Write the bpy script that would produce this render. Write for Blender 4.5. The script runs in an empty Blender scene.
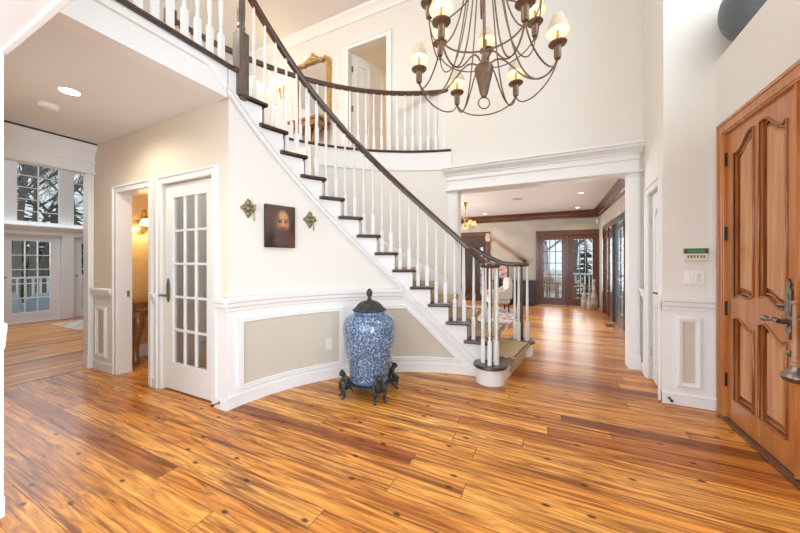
import bpy, bmesh, math, random
from math import sin, cos, pi, radians, atan2, hypot
from mathutils import Vector, Matrix, Quaternion
from mathutils.geometry import delaunay_2d_cdt
random.seed(7)
SC = bpy.context.scene
COL = SC.collection

# ------------------------------------------------------------------ camera, sky, lights, exposure
cam_d = bpy.data.cameras.new('camera'); cam = bpy.data.objects.new('camera', cam_d); COL.objects.link(cam)
FPX = 310.0
cam_d.sensor_width = 36.0; cam_d.lens = FPX / 800 * 36.0; cam_d.shift_y = -4.5 / 800
cam_d.clip_start = 0.05; cam_d.clip_end = 300
cam.location = (0, 0, 1.26); cam.rotation_euler = (radians(90), 0, math.atan(150 / FPX))
SC.camera = cam

SC.view_settings.view_transform = 'Standard'
SC.view_settings.look = 'None'
SC.view_settings.gamma = 1.0
SC.view_settings.exposure = 0.08
SC.view_settings.use_curve_mapping = False

W = bpy.data.worlds.new('sky'); SC.world = W; W.use_nodes = True
_bg = W.node_tree.nodes['Background']
_bg.inputs[0].default_value = (0.86, 0.93, 1.0, 1); _bg.inputs[1].default_value = 0.95

def area(name, loc, target, sx, sy, power, color=(1, 1, 1), spread=180):
    l = bpy.data.lights.new(name, 'AREA'); l.shape = 'RECTANGLE'; l.size = sx; l.size_y = sy
    l.energy = power; l.color = color; l.spread = radians(spread)
    o = bpy.data.objects.new(name, l); COL.objects.link(o); o.location = loc
    o.rotation_euler = (Vector(target) - Vector(loc)).to_track_quat('-Z', 'Y').to_euler()
    return o
def point(name, loc, power, color=(1, .8, .55), r=.03, parent=None):
    l = bpy.data.lights.new(name, 'POINT'); l.energy = power; l.color = color; l.shadow_soft_size = r
    o = bpy.data.objects.new(name, l); COL.objects.link(o); o.location = loc
    if parent: o.parent = parent
    return o
def spot(name, loc, power, color=(1, .9, .75), ang=120, r=.05):
    l = bpy.data.lights.new(name, 'SPOT'); l.energy = power; l.color = color; l.shadow_soft_size = r
    l.spot_size = radians(ang); l.spot_blend = .6
    o = bpy.data.objects.new(name, l); COL.objects.link(o); o.location = loc
    return o
# daylight through the tall window over the entry door, the far doors and the living room windows, plus added fills
area('entry_window_daylight', (2.12, 1.9, 4.2), (0, 2.2, 3.0), 2.6, 2.0, 66, (.86, .96, 1))
area('foyer_back_fill', (-.6, -1.7, 1.9), (-.5, 3, 1.9), 3.4, 3.2, 118, (.84, .92, 1))  # added area light behind the camera, no window is modelled there
area('entry_side_fill', (1.15, -.25, 1.25), (-4.6, 1.3, 2.2), 1.0, 2.1, 36, (.78, .89, 1), 100)  # fill added beside the entry to brighten the hall, no sidelight built
area('garden_door_daylight', (.47, 10.75, 1.3), (.2, 6, .7), 1.4, 1.8, 36, (.95, .98, 1))
area('terrace_door_daylight', (1.75, 7.6, 1.3), (-1, 7.4, .9), 3.2, 1.8, 80, (.95, .98, 1))
area('living_window_daylight', (-9.4, 1.6, 2.6), (-6.2, 1.6, .6), 4.0, 3.2, 95, (.86, .93, 1))
area('upper_hall_fill', (-3.9, 1.0, 5.4), (-3.9, 2.2, 3), 1.6, 1.6, 165, (1, .93, .82))  # unseen lamp added under the upper ceiling, without a fixture
area('upper_room_fill', (-3.2, 6, 5.2), (-3.2, 5.8, 3), .8, .8, 22, (1, .92, .8))  # lamp added to lift the dark bedroom behind the doorway
area('closet_fill', (-3.0, 2.4, 2.5), (-3.0, 2.35, 0), .6, .4, 11, (1, .95, .88))  # lamp added so the glazed door's panes look lighter
area('far_room_fill', (-4.7, 7.3, 1.5), (0, 7.3, 1.7), 3.5, 2.2, 200, (.84, .92, 1))  # fill added at the far room's left side, no window on that wall
area('living_room_fill', (-7.2, 1.4, 4.4), (-7.2, 1.4, 0), 2, 2, 40, (.95, .97, 1))  # overhead fill added to the living room, no ceiling lamp there

# ------------------------------------------------------------------ helpers
JR = random.Random(1)
class MB:
    def __init__(s): s.v = []; s.f = []
    def add(s, vs, fs):
        b = len(s.v); s.v += [tuple(v) for v in vs]; s.f += [tuple(i + b for i in f) for f in fs]; return s
    def box(s, x0, y0, z0, x1, y1, z1):
        j = JR.uniform; e = .0003
        x0, y0, z0, x1, y1, z1 = x0 - j(0, e), y0 - j(0, e), z0 + j(0, e), x1 + j(0, e), y1 + j(0, e), z1 + j(0, e)
        v = [(x0, y0, z0), (x1, y0, z0), (x1, y1, z0), (x0, y1, z0), (x0, y0, z1), (x1, y0, z1), (x1, y1, z1), (x0, y1, z1)]
        return s.add(v, [(0, 3, 2, 1), (4, 5, 6, 7), (0, 1, 5, 4), (1, 2, 6, 5), (2, 3, 7, 6), (3, 0, 4, 7)])
    def prism(s, poly, a, b, axis='z'):
        m = {'z': lambda p, t: (p[0], p[1], t), 'y': lambda p, t: (p[0], t, p[1]), 'x': lambda p, t: (t, p[0], p[1])}[axis]
        n = len(poly)
        vs = [m(p, a) for p in poly] + [m(p, b) for p in poly]
        fs = [tuple(range(n))[::-1], tuple(range(n, 2 * n))] + [(i, (i + 1) % n, n + (i + 1) % n, n + i) for i in range(n)]
        return s.add(vs, fs)
    def lathe(s, prof, c=(0, 0), seg=20, z=0.0, sy=1.0):
        k = len(prof); vs = []; fs = []
        for i in range(seg):
            a = 2 * pi * i / seg
            for r, h in prof: vs.append((c[0] + r * cos(a), c[1] + r * sy * sin(a), z + h))
        for i in range(seg):
            j = (i + 1) % seg
            for q in range(k - 1): fs.append((i * k + q, j * k + q, j * k + q + 1, i * k + q + 1))
        if prof[0][0] > 1e-5: fs.append(tuple(i * k for i in range(seg))[::-1])
        if prof[-1][0] > 1e-5: fs.append(tuple(i * k + k - 1 for i in range(seg)))
        return s.add(vs, fs)
    def tube(s, pts, r, seg=8, closed=False, flat=1.0):
        pts = [Vector(p) for p in pts]; n = len(pts)
        rs = r if isinstance(r, (list, tuple)) else [r] * n
        vs = []; fs = []; prev = None
        for i, p in enumerate(pts):
            t = (pts[(i + 1) % n] - pts[i - 1]) if closed else (pts[min(i + 1, n - 1)] - pts[max(i - 1, 0)])
            if t.length < 1e-9: t = Vector((0, 0, 1))
            t.normalize()
            if prev is None:
                up = Vector((0, 0, 1)) if abs(t.z) < .9 else Vector((1, 0, 0))
                nrm = up.cross(t).normalized()
            else:
                nrm = (prev - t * prev.dot(t))
                if nrm.length < 1e-6: nrm = t.orthogonal()
                nrm.normalize()
            prev = nrm; bn = t.cross(nrm)
            for q in range(seg):
                a = 2 * pi * q / seg; vs.append(p + nrm * (rs[i] * cos(a)) + bn * (rs[i] * flat * sin(a)))
        m = n if closed else n - 1
        for i in range(m):
            j = (i + 1) % n
            for q in range(seg): fs.append((i * seg + q, i * seg + (q + 1) % seg, j * seg + (q + 1) % seg, j * seg + q))
        if not closed: fs += [tuple(range(seg))[::-1], tuple((n - 1) * seg + q for q in range(seg))]
        return s.add(vs, fs)
    def sweep(s, prof, pts, ups=None, closed=False):
        """prof: (side, up) polygon carried along a level or sloping path, side = horizontal normal to the right"""
        pts = [Vector(p) for p in pts]; n = len(pts); k = len(prof); vs = []; fs = []
        for i, p in enumerate(pts):
            t = (pts[(i + 1) % n] - pts[i - 1]) if closed else (pts[min(i + 1, n - 1)] - pts[max(i - 1, 0)])
            h = Vector((t.x, t.y, 0)).normalized(); side = Vector((h.y, -h.x, 0)); t.normalize(); up = side.cross(t)
            for a, b in prof: vs.append(p + side * a + up * b)
        m = n if closed else n - 1
        for i in range(m):
            j = (i + 1) % n
            for q in range(k): fs.append((i * k + q, i * k + (q + 1) % k, j * k + (q + 1) % k, j * k + q))
        if not closed: fs += [tuple(range(k))[::-1], tuple((n - 1) * k + q for q in range(k))]
        return s.add(vs, fs)
    def arc(s, prof, p0, p1, n=24, zf=None):
        """closed (r, z) profile swept round the stair centre from p0 to p1 degrees"""
        k = len(prof); vs = []; fs = []
        for i in range(n + 1):
            a = p0 + (p1 - p0) * i / n; d = zf(a) if zf else 0
            for r, z in prof: vs.append((CX + r * cos(radians(a)), CY + r * sin(radians(a)), z + d))
        for i in range(n):
            for q in range(k): fs.append((i * k + q, i * k + (q + 1) % k, (i + 1) * k + (q + 1) % k, (i + 1) * k + q))
        fs += [tuple(range(k))[::-1], tuple(n * k + q for q in range(k))]
        return s.add(vs, fs)
    def abox(s, r0, r1, z0, z1, p0, p1, n=8, zf=None):
        return s.arc([(r0, z0), (r1, z0), (r1, z1), (r0, z1)], p0, p1, n, zf)
    def xf(s, M):
        s.v = [tuple(M @ Vector(v)) for v in s.v]; return s
    def build(s, name, mat, parent=None, smooth=False, world=False, bevel=0, **tags):
        me = bpy.data.meshes.new(name); me.from_pydata(s.v, [], s.f)
        bm = bmesh.new(); bm.from_mesh(me); bmesh.ops.recalc_face_normals(bm, faces=bm.faces); bm.to_mesh(me); bm.free()
        me.materials.append(mat)
        if smooth:
            for p in me.polygons: p.use_smooth = True
        o = bpy.data.objects.new(name, me); COL.objects.link(o)
        if parent is not None:
            o.parent = parent
            if world: o.matrix_parent_inverse = Matrix.Translation(-Vector(parent.location))
        if smooth == 'auto':
            m = o.modifiers.new('edge', 'EDGE_SPLIT'); m.split_angle = radians(35)
        if bevel:
            m = o.modifiers.new('bevel', 'BEVEL'); m.width = bevel; m.segments = 2; m.limit_method = 'ANGLE'; m.angle_limit = radians(40)
        for k, v in tags.items(): o[k] = v
        return o

def thing(name, label, cat, loc=(0, 0, 0), rz=0.0, group=None):
    o = bpy.data.objects.new(name, None); COL.objects.link(o); o.empty_display_size = .05
    o.location = loc; o.rotation_euler = (0, 0, rz); o['label'] = label; o['category'] = cat
    if group: o['group'] = group
    return o
def tag(o, label, cat, group=None):
    o['label'] = label; o['category'] = cat
    if group: o['group'] = group
    return o
def struct(o): o['kind'] = 'structure'; return o
def sempty(name, loc, rz=0.0):
    o = bpy.data.objects.new(name, None); COL.objects.link(o); o.location = loc; o.rotation_euler = (0, 0, rz)
    o['kind'] = 'structure'; return o
def copy_tree(o, parent=None):
    c = o.copy(); COL.objects.link(c)
    if parent: c.parent = parent
    for ch in list(o.children): copy_tree(ch, c)
    return c
def holed(mb, outer, holes, d0, d1, frame=None):
    """plate with holes in the local x/z plane between y=d0 and y=d1"""
    pts = []; edges = []
    for loop in [outer] + holes:
        b = len(pts); pts += [Vector((p[0], p[1])) for p in loop]
        edges += [(b + i, b + (i + 1) % len(loop)) for i in range(len(loop))]
    vo, eo, fo, *_ = delaunay_2d_cdt(pts, edges, [], 0, 1e-6)
    def inside(p, poly):
        r = False
        for i in range(len(poly)):
            (xa, ya), (xb, yb) = poly[i][:2], poly[i - 1][:2]
            if (ya > p[1]) != (yb > p[1]) and p[0] < (xb - xa) * (p[1] - ya) / (yb - ya) + xa: r = not r
        return r
    keep = []
    for f in fo:
        c = (sum(vo[i].x for i in f) / len(f), sum(vo[i].y for i in f) / len(f))
        if inside(c, outer) and not any(inside(c, h) for h in holes): keep.append(tuple(f))
    n = len(vo); cnt = {}
    for f in keep:
        for i in range(len(f)): cnt.setdefault(tuple(sorted((f[i], f[(i + 1) % len(f)]))), []).append((f[i], f[(i + 1) % len(f)]))
    fs = list(keep) + [tuple(i + n for i in f[::-1]) for f in keep]
    for e in cnt.values():
        if len(e) == 1: a, b = e[0]; fs.append((b, a, a + n, b + n))
    mb.add([(v.x, d0, v.y) for v in vo] + [(v.x, d1, v.y) for v in vo], fs)
    return mb

# ------------------------------------------------------------------ materials
def mat(name, col, rough=.5, metal=0.0, coat=0.0, emit=None, estr=0.0, noise=None, bump=None, spec=None):
    m = bpy.data.materials.new(name); m.use_nodes = True; nt = m.node_tree; b = nt.nodes['Principled BSDF']
    b.inputs['Base Color'].default_value = (*col, 1); b.inputs['Roughness'].default_value = rough; b.inputs['Metallic'].default_value = metal
    b.inputs['Coat Weight'].default_value = coat; b.inputs['Coat Roughness'].default_value = .08
    if spec is not None: b.inputs['Specular IOR Level'].default_value = spec
    if emit: b.inputs['Emission Color'].default_value = (*emit, 1); b.inputs['Emission Strength'].default_value = estr
    if noise or bump:
        tc = nt.nodes.new('ShaderNodeTexCoord'); n = nt.nodes.new('ShaderNodeTexNoise')
        sc, amt, col2 = noise if noise else (bump[0], 0, col)
        n.inputs['Scale'].default_value = sc; n.inputs['Detail'].default_value = 5
        nt.links.new(tc.outputs['Object'], n.inputs['Vector'])
        if noise:
            mx = nt.nodes.new('ShaderNodeMix'); mx.data_type = 'RGBA'
            mr = nt.nodes.new('ShaderNodeMapRange'); mr.inputs[1].default_value = .35; mr.inputs[2].default_value = .65; mr.inputs[4].default_value = amt
            nt.links.new(n.outputs['Fac'], mr.inputs[0]); nt.links.new(mr.outputs[0], mx.inputs['Factor'])
            mx.inputs['A'].default_value = (*col, 1); mx.inputs['B'].default_value = (*col2, 1)
            nt.links.new(mx.outputs['Result'], b.inputs['Base Color'])
        if bump:
            n2 = nt.nodes.new('ShaderNodeTexNoise'); n2.inputs['Scale'].default_value = bump[0]; n2.inputs['Detail'].default_value = 4
            nt.links.new(tc.outputs['Object'], n2.inputs['Vector'])
            bp = nt.nodes.new('ShaderNodeBump'); bp.inputs['Strength'].default_value = bump[1]; bp.inputs['Distance'].default_value = .01
            nt.links.new(n2.outputs['Fac'], bp.inputs['Height']); nt.links.new(bp.outputs['Normal'], b.inputs['Normal'])
    return m

def wood(name, c1, c2, scale=(1, 1, 12), axis_rot=(0, 0, 0), rough=.3, coat=.3, nscale=3.0):
    m = bpy.data.materials.new(name); m.use_nodes = True; nt = m.node_tree; L = nt.links; b = nt.nodes['Principled BSDF']
    tc = nt.nodes.new('ShaderNodeTexCoord'); mp = nt.nodes.new('ShaderNodeMapping'); mp.inputs['Scale'].default_value = scale; mp.inputs['Rotation'].default_value = axis_rot
    n = nt.nodes.new('ShaderNodeTexNoise'); n.inputs['Scale'].default_value = nscale; n.inputs['Detail'].default_value = 6; n.inputs['Distortion'].default_value = 1.2
    r = nt.nodes.new('ShaderNodeValToRGB'); r.color_ramp.elements[0].position = .32; r.color_ramp.elements[1].position = .68
    r.color_ramp.elements[0].color = (*c1, 1); r.color_ramp.elements[1].color = (*c2, 1)
    L.new(tc.outputs['Object'], mp.inputs['Vector']); L.new(mp.outputs[0], n.inputs['Vector']); L.new(n.outputs['Fac'], r.inputs[0]); L.new(r.outputs[0], b.inputs['Base Color'])
    b.inputs['Roughness'].default_value = rough; b.inputs['Coat Weight'].default_value = coat; b.inputs['Coat Roughness'].default_value = .1
    return m

def plank_floor(name, along='x', width=.125, cols=None, rough=.22):
    m = bpy.data.materials.new(name); m.use_nodes = True; nt = m.node_tree; L = nt.links; b = nt.nodes['Principled BSDF']
    N = nt.nodes.new
    def math_(op, a, c=None, d=None):
        n = N('ShaderNodeMath'); n.operation = op
        for i, q in enumerate((a, c, d)):
            if q is None: continue
            if isinstance(q, (int, float)): n.inputs[i].default_value = q
            else: L.new(q, n.inputs[i])
        return n.outputs[0]
    tc = N('ShaderNodeTexCoord'); sp = N('ShaderNodeSeparateXYZ'); L.new(tc.outputs['Object'], sp.inputs[0])
    u, v = (sp.outputs[0], sp.outputs[1]) if along == 'x' else (sp.outputs[1], sp.outputs[0])
    row = math_('DIVIDE', v, width); ri = math_('FLOOR', row); rf = math_('FRACT', row)
    wn = N('ShaderNodeTexWhiteNoise'); wn.noise_dimensions = '1D'; L.new(ri, wn.inputs['W'])
    off = math_('MULTIPLY', wn.outputs['Value'], 7.3)
    lu = math_('DIVIDE', math_('ADD', u, off), 2.7); li = math_('FLOOR', lu); lf = math_('FRACT', lu)
    cid = math_('ADD', math_('MULTIPLY', ri, 17.13), math_('MULTIPLY', li, 3.71))
    w2 = N('ShaderNodeTexWhiteNoise'); w2.noise_dimensions = '1D'; L.new(cid, w2.inputs['W'])
    ramp = N('ShaderNodeValToRGB'); cr = ramp.color_ramp
    cols = cols or [(0, (.33, .095, .014)), (.15, (.66, .24, .040)), (.45, (.90, .405, .078)), (.8, (.98, .51, .125)), (1, (.72, .27, .044))]
    cr.elements[0].position, cr.elements[0].color = cols[0][0], (*cols[0][1], 1)
    cr.elements[1].position, cr.elements[1].color = cols[-1][0], (*cols[-1][1], 1)
    for p, c in cols[1:-1]: e = cr.elements.new(p); e.color = (*c, 1)
    L.new(w2.outputs['Value'], ramp.inputs[0])
    # grain, stretched along the board and shifted per board
    cx = N('ShaderNodeCombineXYZ'); L.new(math_('MULTIPLY', u, .9), cx.inputs[0]); L.new(math_('MULTIPLY', v, 13.0), cx.inputs[1]); L.new(math_('MULTIPLY', cid, 5.7), cx.inputs[2])
    g = N('ShaderNodeTexNoise'); g.inputs['Scale'].default_value = 1.6; g.inputs['Detail'].default_value = 7; g.inputs['Roughness'].default_value = .65; g.inputs['Distortion'].default_value = 1.7
    L.new(cx.outputs[0], g.inputs['Vector'])
    gr = N('ShaderNodeMapRange'); gr.inputs[1].default_value = .36; gr.inputs[2].default_value = .66; gr.inputs[3].default_value = 0; gr.inputs[4].default_value = 1; L.new(g.outputs['Fac'], gr.inputs[0])
    mx = N('ShaderNodeMix'); mx.data_type = 'RGBA'; mx.blend_type = 'MULTIPLY'; mx.inputs['Factor'].default_value = 1.0
    gcol = N('ShaderNodeValToRGB'); gcol.color_ramp.elements[0].color = (.36, .22, .12, 1); gcol.color_ramp.elements[1].color = (1.16, 1.14, 1.12, 1)
    L.new(gr.outputs[0], gcol.inputs[0]); L.new(ramp.outputs[0], mx.inputs['A']); L.new(gcol.outputs[0], mx.inputs['B'])
    # dark heart streaks
    cx2 = N('ShaderNodeCombineXYZ'); L.new(math_('MULTIPLY', u, .55), cx2.inputs[0]); L.new(math_('MULTIPLY', v, 15.0), cx2.inputs[1]); L.new(math_('MULTIPLY', cid, 2.3), cx2.inputs[2])
    g2 = N('ShaderNodeTexNoise'); g2.inputs['Scale'].default_value = 1.1; g2.inputs['Detail'].default_value = 4; g2.inputs['Distortion'].default_value = 1.6; L.new(cx2.outputs[0], g2.inputs['Vector'])
    s2 = N('ShaderNodeMapRange'); s2.inputs[1].default_value = .55; s2.inputs[2].default_value = .67; s2.inputs[4].default_value = .85; L.new(g2.outputs['Fac'], s2.inputs[0])
    mx2 = N('ShaderNodeMix'); mx2.data_type = 'RGBA'; L.new(s2.outputs[0], mx2.inputs['Factor']); L.new(mx.outputs['Result'], mx2.inputs['A']); mx2.inputs['B'].default_value = (.17, .045, .012, 1)
    # knots
    cx3 = N('ShaderNodeCombineXYZ'); L.new(math_('MULTIPLY', u, 2.3), cx3.inputs[0]); L.new(math_('MULTIPLY', v, 4.6), cx3.inputs[1])
    vo = N('ShaderNodeTexVoronoi'); vo.inputs['Scale'].default_value = 1.0; vo.voronoi_dimensions = '2D'; L.new(cx3.outputs[0], vo.inputs['Vector'])
    k = N('ShaderNodeMapRange'); k.inputs[1].default_value = .030; k.inputs[2].default_value = .066; k.inputs[3].default_value = 1; k.inputs[4].default_value = 0; L.new(vo.outputs['Distance'], k.inputs[0])
    sk = N('ShaderNodeSeparateXYZ'); L.new(vo.outputs['Color'], sk.inputs[0])
    kk = math_('MULTIPLY', k.outputs[0], math_('GREATER_THAN', sk.outputs[0], .30))
    mx3 = N('ShaderNodeMix'); mx3.data_type = 'RGBA'; L.new(math_('MULTIPLY', kk, .88), mx3.inputs['Factor']); L.new(mx2.outputs['Result'], mx3.inputs['A']); mx3.inputs['B'].default_value = (.03, .008, .004, 1)
    # seams
    s_a = math_('LESS_THAN', rf, .022); s_b = math_('LESS_THAN', lf, .0016); seam = math_('MAXIMUM', s_a, s_b)
    mx4 = N('ShaderNodeMix'); mx4.data_type = 'RGBA'; L.new(math_('MULTIPLY', seam, .8), mx4.inputs['Factor']); L.new(mx3.outputs['Result'], mx4.inputs['A']); mx4.inputs['B'].default_value = (.06, .02, .008, 1)
    L.new(mx4.outputs['Result'], b.inputs['Base Color'])
    rr = N('ShaderNodeMapRange'); rr.inputs[3].default_value = rough; rr.inputs[4].default_value = rough + .16; L.new(g.outputs['Fac'], rr.inputs[0]); L.new(rr.outputs[0], b.inputs['Roughness'])
    b.inputs['Coat Weight'].default_value = .06; b.inputs['Coat Roughness'].default_value = .12; b.inputs['Specular IOR Level'].default_value = .38
    bp = N('ShaderNodeBump'); bp.inputs['Strength'].default_value = .25; bp.inputs['Distance'].default_value = .004
    L.new(math_('SUBTRACT', g.outputs['Fac'], seam), bp.inputs['Height']); L.new(bp.outputs['Normal'], b.inputs['Normal'])
    return m

def glass_mat(name, tint=(.95, .98, .98), refl=1.0):
    m = bpy.data.materials.new(name); m.use_nodes = True; nt = m.node_tree; nt.nodes.clear(); N = nt.nodes.new
    o = N('ShaderNodeOutputMaterial'); mx = N('ShaderNodeMixShader'); t = N('ShaderNodeBsdfTransparent'); g = N('ShaderNodeBsdfGlossy'); lw = N('ShaderNodeLayerWeight')
    t.inputs[0].default_value = (*tint, 1); g.inputs['Roughness'].default_value = .02; lw.inputs['Blend'].default_value = .5
    pw = N('ShaderNodeMath'); pw.operation = 'POWER'; pw.inputs[1].default_value = 4.0; nt.links.new(lw.outputs['Facing'], pw.inputs[0])
    ml = N('ShaderNodeMath'); ml.operation = 'MULTIPLY_ADD'; ml.inputs[1].default_value = .8 * refl; ml.inputs[2].default_value = .035 * refl; nt.links.new(pw.outputs[0], ml.inputs[0])
    nt.links.new(ml.outputs[0], mx.inputs[0]); nt.links.new(t.outputs[0], mx.inputs[1]); nt.links.new(g.outputs[0], mx.inputs[2]); nt.links.new(mx.outputs[0], o.inputs[0])
    return m

M = {}
M['wall'] = mat('cream_wall_paint', (.77, .742, .692), .7, bump=(180, .02))
M['white'] = mat('white_trim_paint', (.82, .82, .815), .38)
M['tan'] = mat('tan_wall_paint', (.78, .69, .575), .7, bump=(180, .02))
M['beige'] = mat('beige_panel_paint', (.59, .54, .455), .7)
M['ceil'] = mat('ceiling_paint', (.80, .795, .79), .8)
M['gold_wall'] = mat('golden_wall_paint', (.72, .50, .22), .6, noise=(6, .5, (.62, .40, .16)))
M['far_wall'] = mat('stucco_tan_paint', (.51, .45, .37), .75, noise=(3.5, .8, (.42, .365, .295)))
M['dark'] = wood('dark_stained_wood', (.030, .014, .008), (.075, .036, .020), (1, 1, 1), rough=.28, coat=.4, nscale=14)
M['rail'] = mat('dark_stained_rail', (.055, .024, .014), .28, coat=.3, noise=(14, .6, (.085, .040, .022)))
M['mahog'] = wood('mahogany_trim', (.075, .024, .012), (.15, .052, .026), (6, 6, 1), rough=.25, coat=.4, nscale=5)
M['steel_dark'] = mat('dark_blue_grey_door_paint', (.075, .075, .085), .3, coat=.2)
M['cherry'] = wood('amber_door_wood', (.36, .115, .024), (.55, .21, .052), (7, 7, .55), rough=.28, coat=.25, nscale=2.6)
M['cherry_dark'] = wood('dark_cherry_moulding', (.22, .062, .016), (.34, .11, .03), (7, 7, .6), rough=.22, coat=.5, nscale=3)
M['cherry2'] = wood('amber_door_panel_wood', (.42, .155, .040), (.60, .27, .085), (6, 6, .4), rough=.26, coat=.3, nscale=2.2)
M['floor'] = plank_floor('heart_pine_planks', 'x')
M['floor_l'] = plank_floor('heart_pine_planks_living', 'y')
M['glass'] = glass_mat('window_glass')
M['glass_in'] = glass_mat('interior_door_glass', (.88, .89, .88), 2.4)
M['bronze'] = mat('aged_bronze', (.034, .038, .038), .5, .5, noise=(20, .6, (.10, .115, .11)))
M['pewter'] = mat('antique_pewter', (.30, .28, .25), .35, 1.0, noise=(40, .6, (.14, .12, .10)))
M['black_metal'] = mat('black_iron', (.03, .03, .03), .45, .6)
M['iron'] = mat('rust_brown_iron', (.24, .155, .10), .42, .6, noise=(25, .7, (.13, .085, .06)))
M['gilt'] = mat('gilded_brass', (.62, .44, .17), .35, .85, noise=(35, .7, (.26, .18, .07)))
M['gilt_old'] = mat('worn_gilt', (.42, .36, .21), .45, .75, noise=(60, .8, (.12, .10, .06)))
M['brass'] = mat('antique_brass', (.45, .33, .14), .35, .9)
M['candle'] = mat('ivory_candle', (.80, .77, .72), .5)
M['ivory'] = mat('ivory_plastic', (.74, .68, .55), .4)
M['whitep'] = mat('white_plastic', (.86, .85, .83), .35)
M['shade'] = mat('cream_lamp_shade', (.66, .56, .43), .8, emit=(1, .70, .38), estr=.05)
M['shade_in'] = mat('lit_shade_lining', (.9, .8, .6), .8, emit=(1, .80, .48), estr=.35)
M['bulb'] = mat('lit_bulb', (1, .9, .7), .4, emit=(1, .85, .55), estr=5)
M['lens'] = mat('lit_downlight', (1, .95, .85), .4, emit=(1, .93, .80), estr=5)
M['amber_glass'] = mat('amber_glass_shade', (.85, .55, .22), .3, emit=(1, .55, .18), estr=.8)
M['warm_glass'] = mat('lit_glass_shade', (1, .85, .55), .3, emit=(1, .78, .42), estr=3.0)
M['carpet'] = None
M['tar'] = mat('grey_tarp', (.30, .36, .40), .7, noise=(3, .6, (.42, .46, .48)))
M['bark'] = mat('tree_bark', (.10, .085, .07), .9, noise=(8, .7, (.17, .15, .13)))
M['bark_l'] = mat('pale_bark', (.24, .21, .18), .9, noise=(8, .7, (.14, .12, .10)))
M['needles'] = mat('evergreen_needles', (.05, .075, .05), .9, noise=(5, .8, (.10, .12, .09)))
M['snow'] = mat('frosty_ground', (.55, .56, .54), .9, noise=(.6, .8, (.36, .35, .30)))
M['deck'] = wood('grey_deck_boards', (.36, .34, .32), (.46, .44, .42), (1, 8, 1), rough=.7, coat=0)
M['deckwood'] = wood('brown_outdoor_wood', (.30, .15, .07), (.42, .24, .12), (2, 2, 6), rough=.5, coat=.1)
M['stone'] = mat('field_stone', (.46, .40, .32), .9, noise=(7, .8, (.26, .23, .19)), bump=(9, .6))
M['cream_fabric'] = mat('cream_upholstery', (.56, .51, .44), .9, bump=(120, .08))
M['black_lac'] = mat('black_lacquer', (.018, .018, .018), .3, coat=.3)
M['carved'] = wood('carved_walnut', (.20, .085, .03), (.36, .17, .06), (3, 3, 3), rough=.35, coat=.3, nscale=6)
M['mirror'] = mat('mirror_glass', (.85, .86, .86), .03, 1.0)
M['chrome'] = mat('brushed_nickel', (.55, .53, .50), .3, 1.0)
M['ashpot'] = None

def woven(name, c1, c2, sx, sy):
    m = bpy.data.materials.new(name); m.use_nodes = True; nt = m.node_tree; L = nt.links; b = nt.nodes['Principled BSDF']; N = nt.nodes.new
    tc = N('ShaderNodeTexCoord'); w = N('ShaderNodeTexChecker'); mp = N('ShaderNodeMapping'); mp.inputs['Scale'].default_value = (sx, sy, sx)
    L.new(tc.outputs['Object'], mp.inputs[0]); L.new(mp.outputs[0], w.inputs['Vector']); w.inputs['Scale'].default_value = 1
    w.inputs['Color1'].default_value = (*c1, 1); w.inputs['Color2'].default_value = (*c2, 1)
    L.new(w.outputs['Color'], b.inputs['Base Color']); b.inputs['Roughness'].default_value = .95
    bp = N('ShaderNodeBump'); bp.inputs['Strength'].default_value = .4; bp.inputs['Distance'].default_value = .004; L.new(w.outputs['Fac'], bp.inputs['Height']); L.new(bp.outputs[0], b.inputs['Normal'])
    return m
M['carpet'] = woven('sisal_runner', (.70, .53, .32), (.40, .275, .14), 26, 26)

def ribbed(name, c1, c2, scale):
    m = bpy.data.materials.new(name); m.use_nodes = True; nt = m.node_tree; L = nt.links; b = nt.nodes['Principled BSDF']; N = nt.nodes.new
    tc = N('ShaderNodeTexCoord'); w = N('ShaderNodeTexWave'); w.bands_direction = 'Z'; w.inputs['Scale'].default_value = scale; w.inputs['Distortion'].default_value = .3
    L.new(tc.outputs['Object'], w.inputs['Vector']); mx = N('ShaderNodeMix'); mx.data_type = 'RGBA'
    mx.inputs['A'].default_value = (*c1, 1); mx.inputs['B'].default_value = (*c2, 1); L.new(w.outputs['Fac'], mx.inputs['Factor']); L.new(mx.outputs['Result'], b.inputs['Base Color'])
    b.inputs['Roughness'].default_value = .45
    bp = N('ShaderNodeBump'); bp.inputs['Strength'].default_value = .5; bp.inputs['Distance'].default_value = .01; L.new(w.outputs['Fac'], bp.inputs['Height']); L.new(bp.outputs[0], b.inputs['Normal'])
    return m
M['ashpot'] = ribbed('grey_ribbed_clay', (.105, .12, .135), (.14, .16, .175), 20)
M['striped'] = ribbed('striped_stoneware', (.56, .48, .39), (.40, .32, .25), 1.6)

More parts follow.
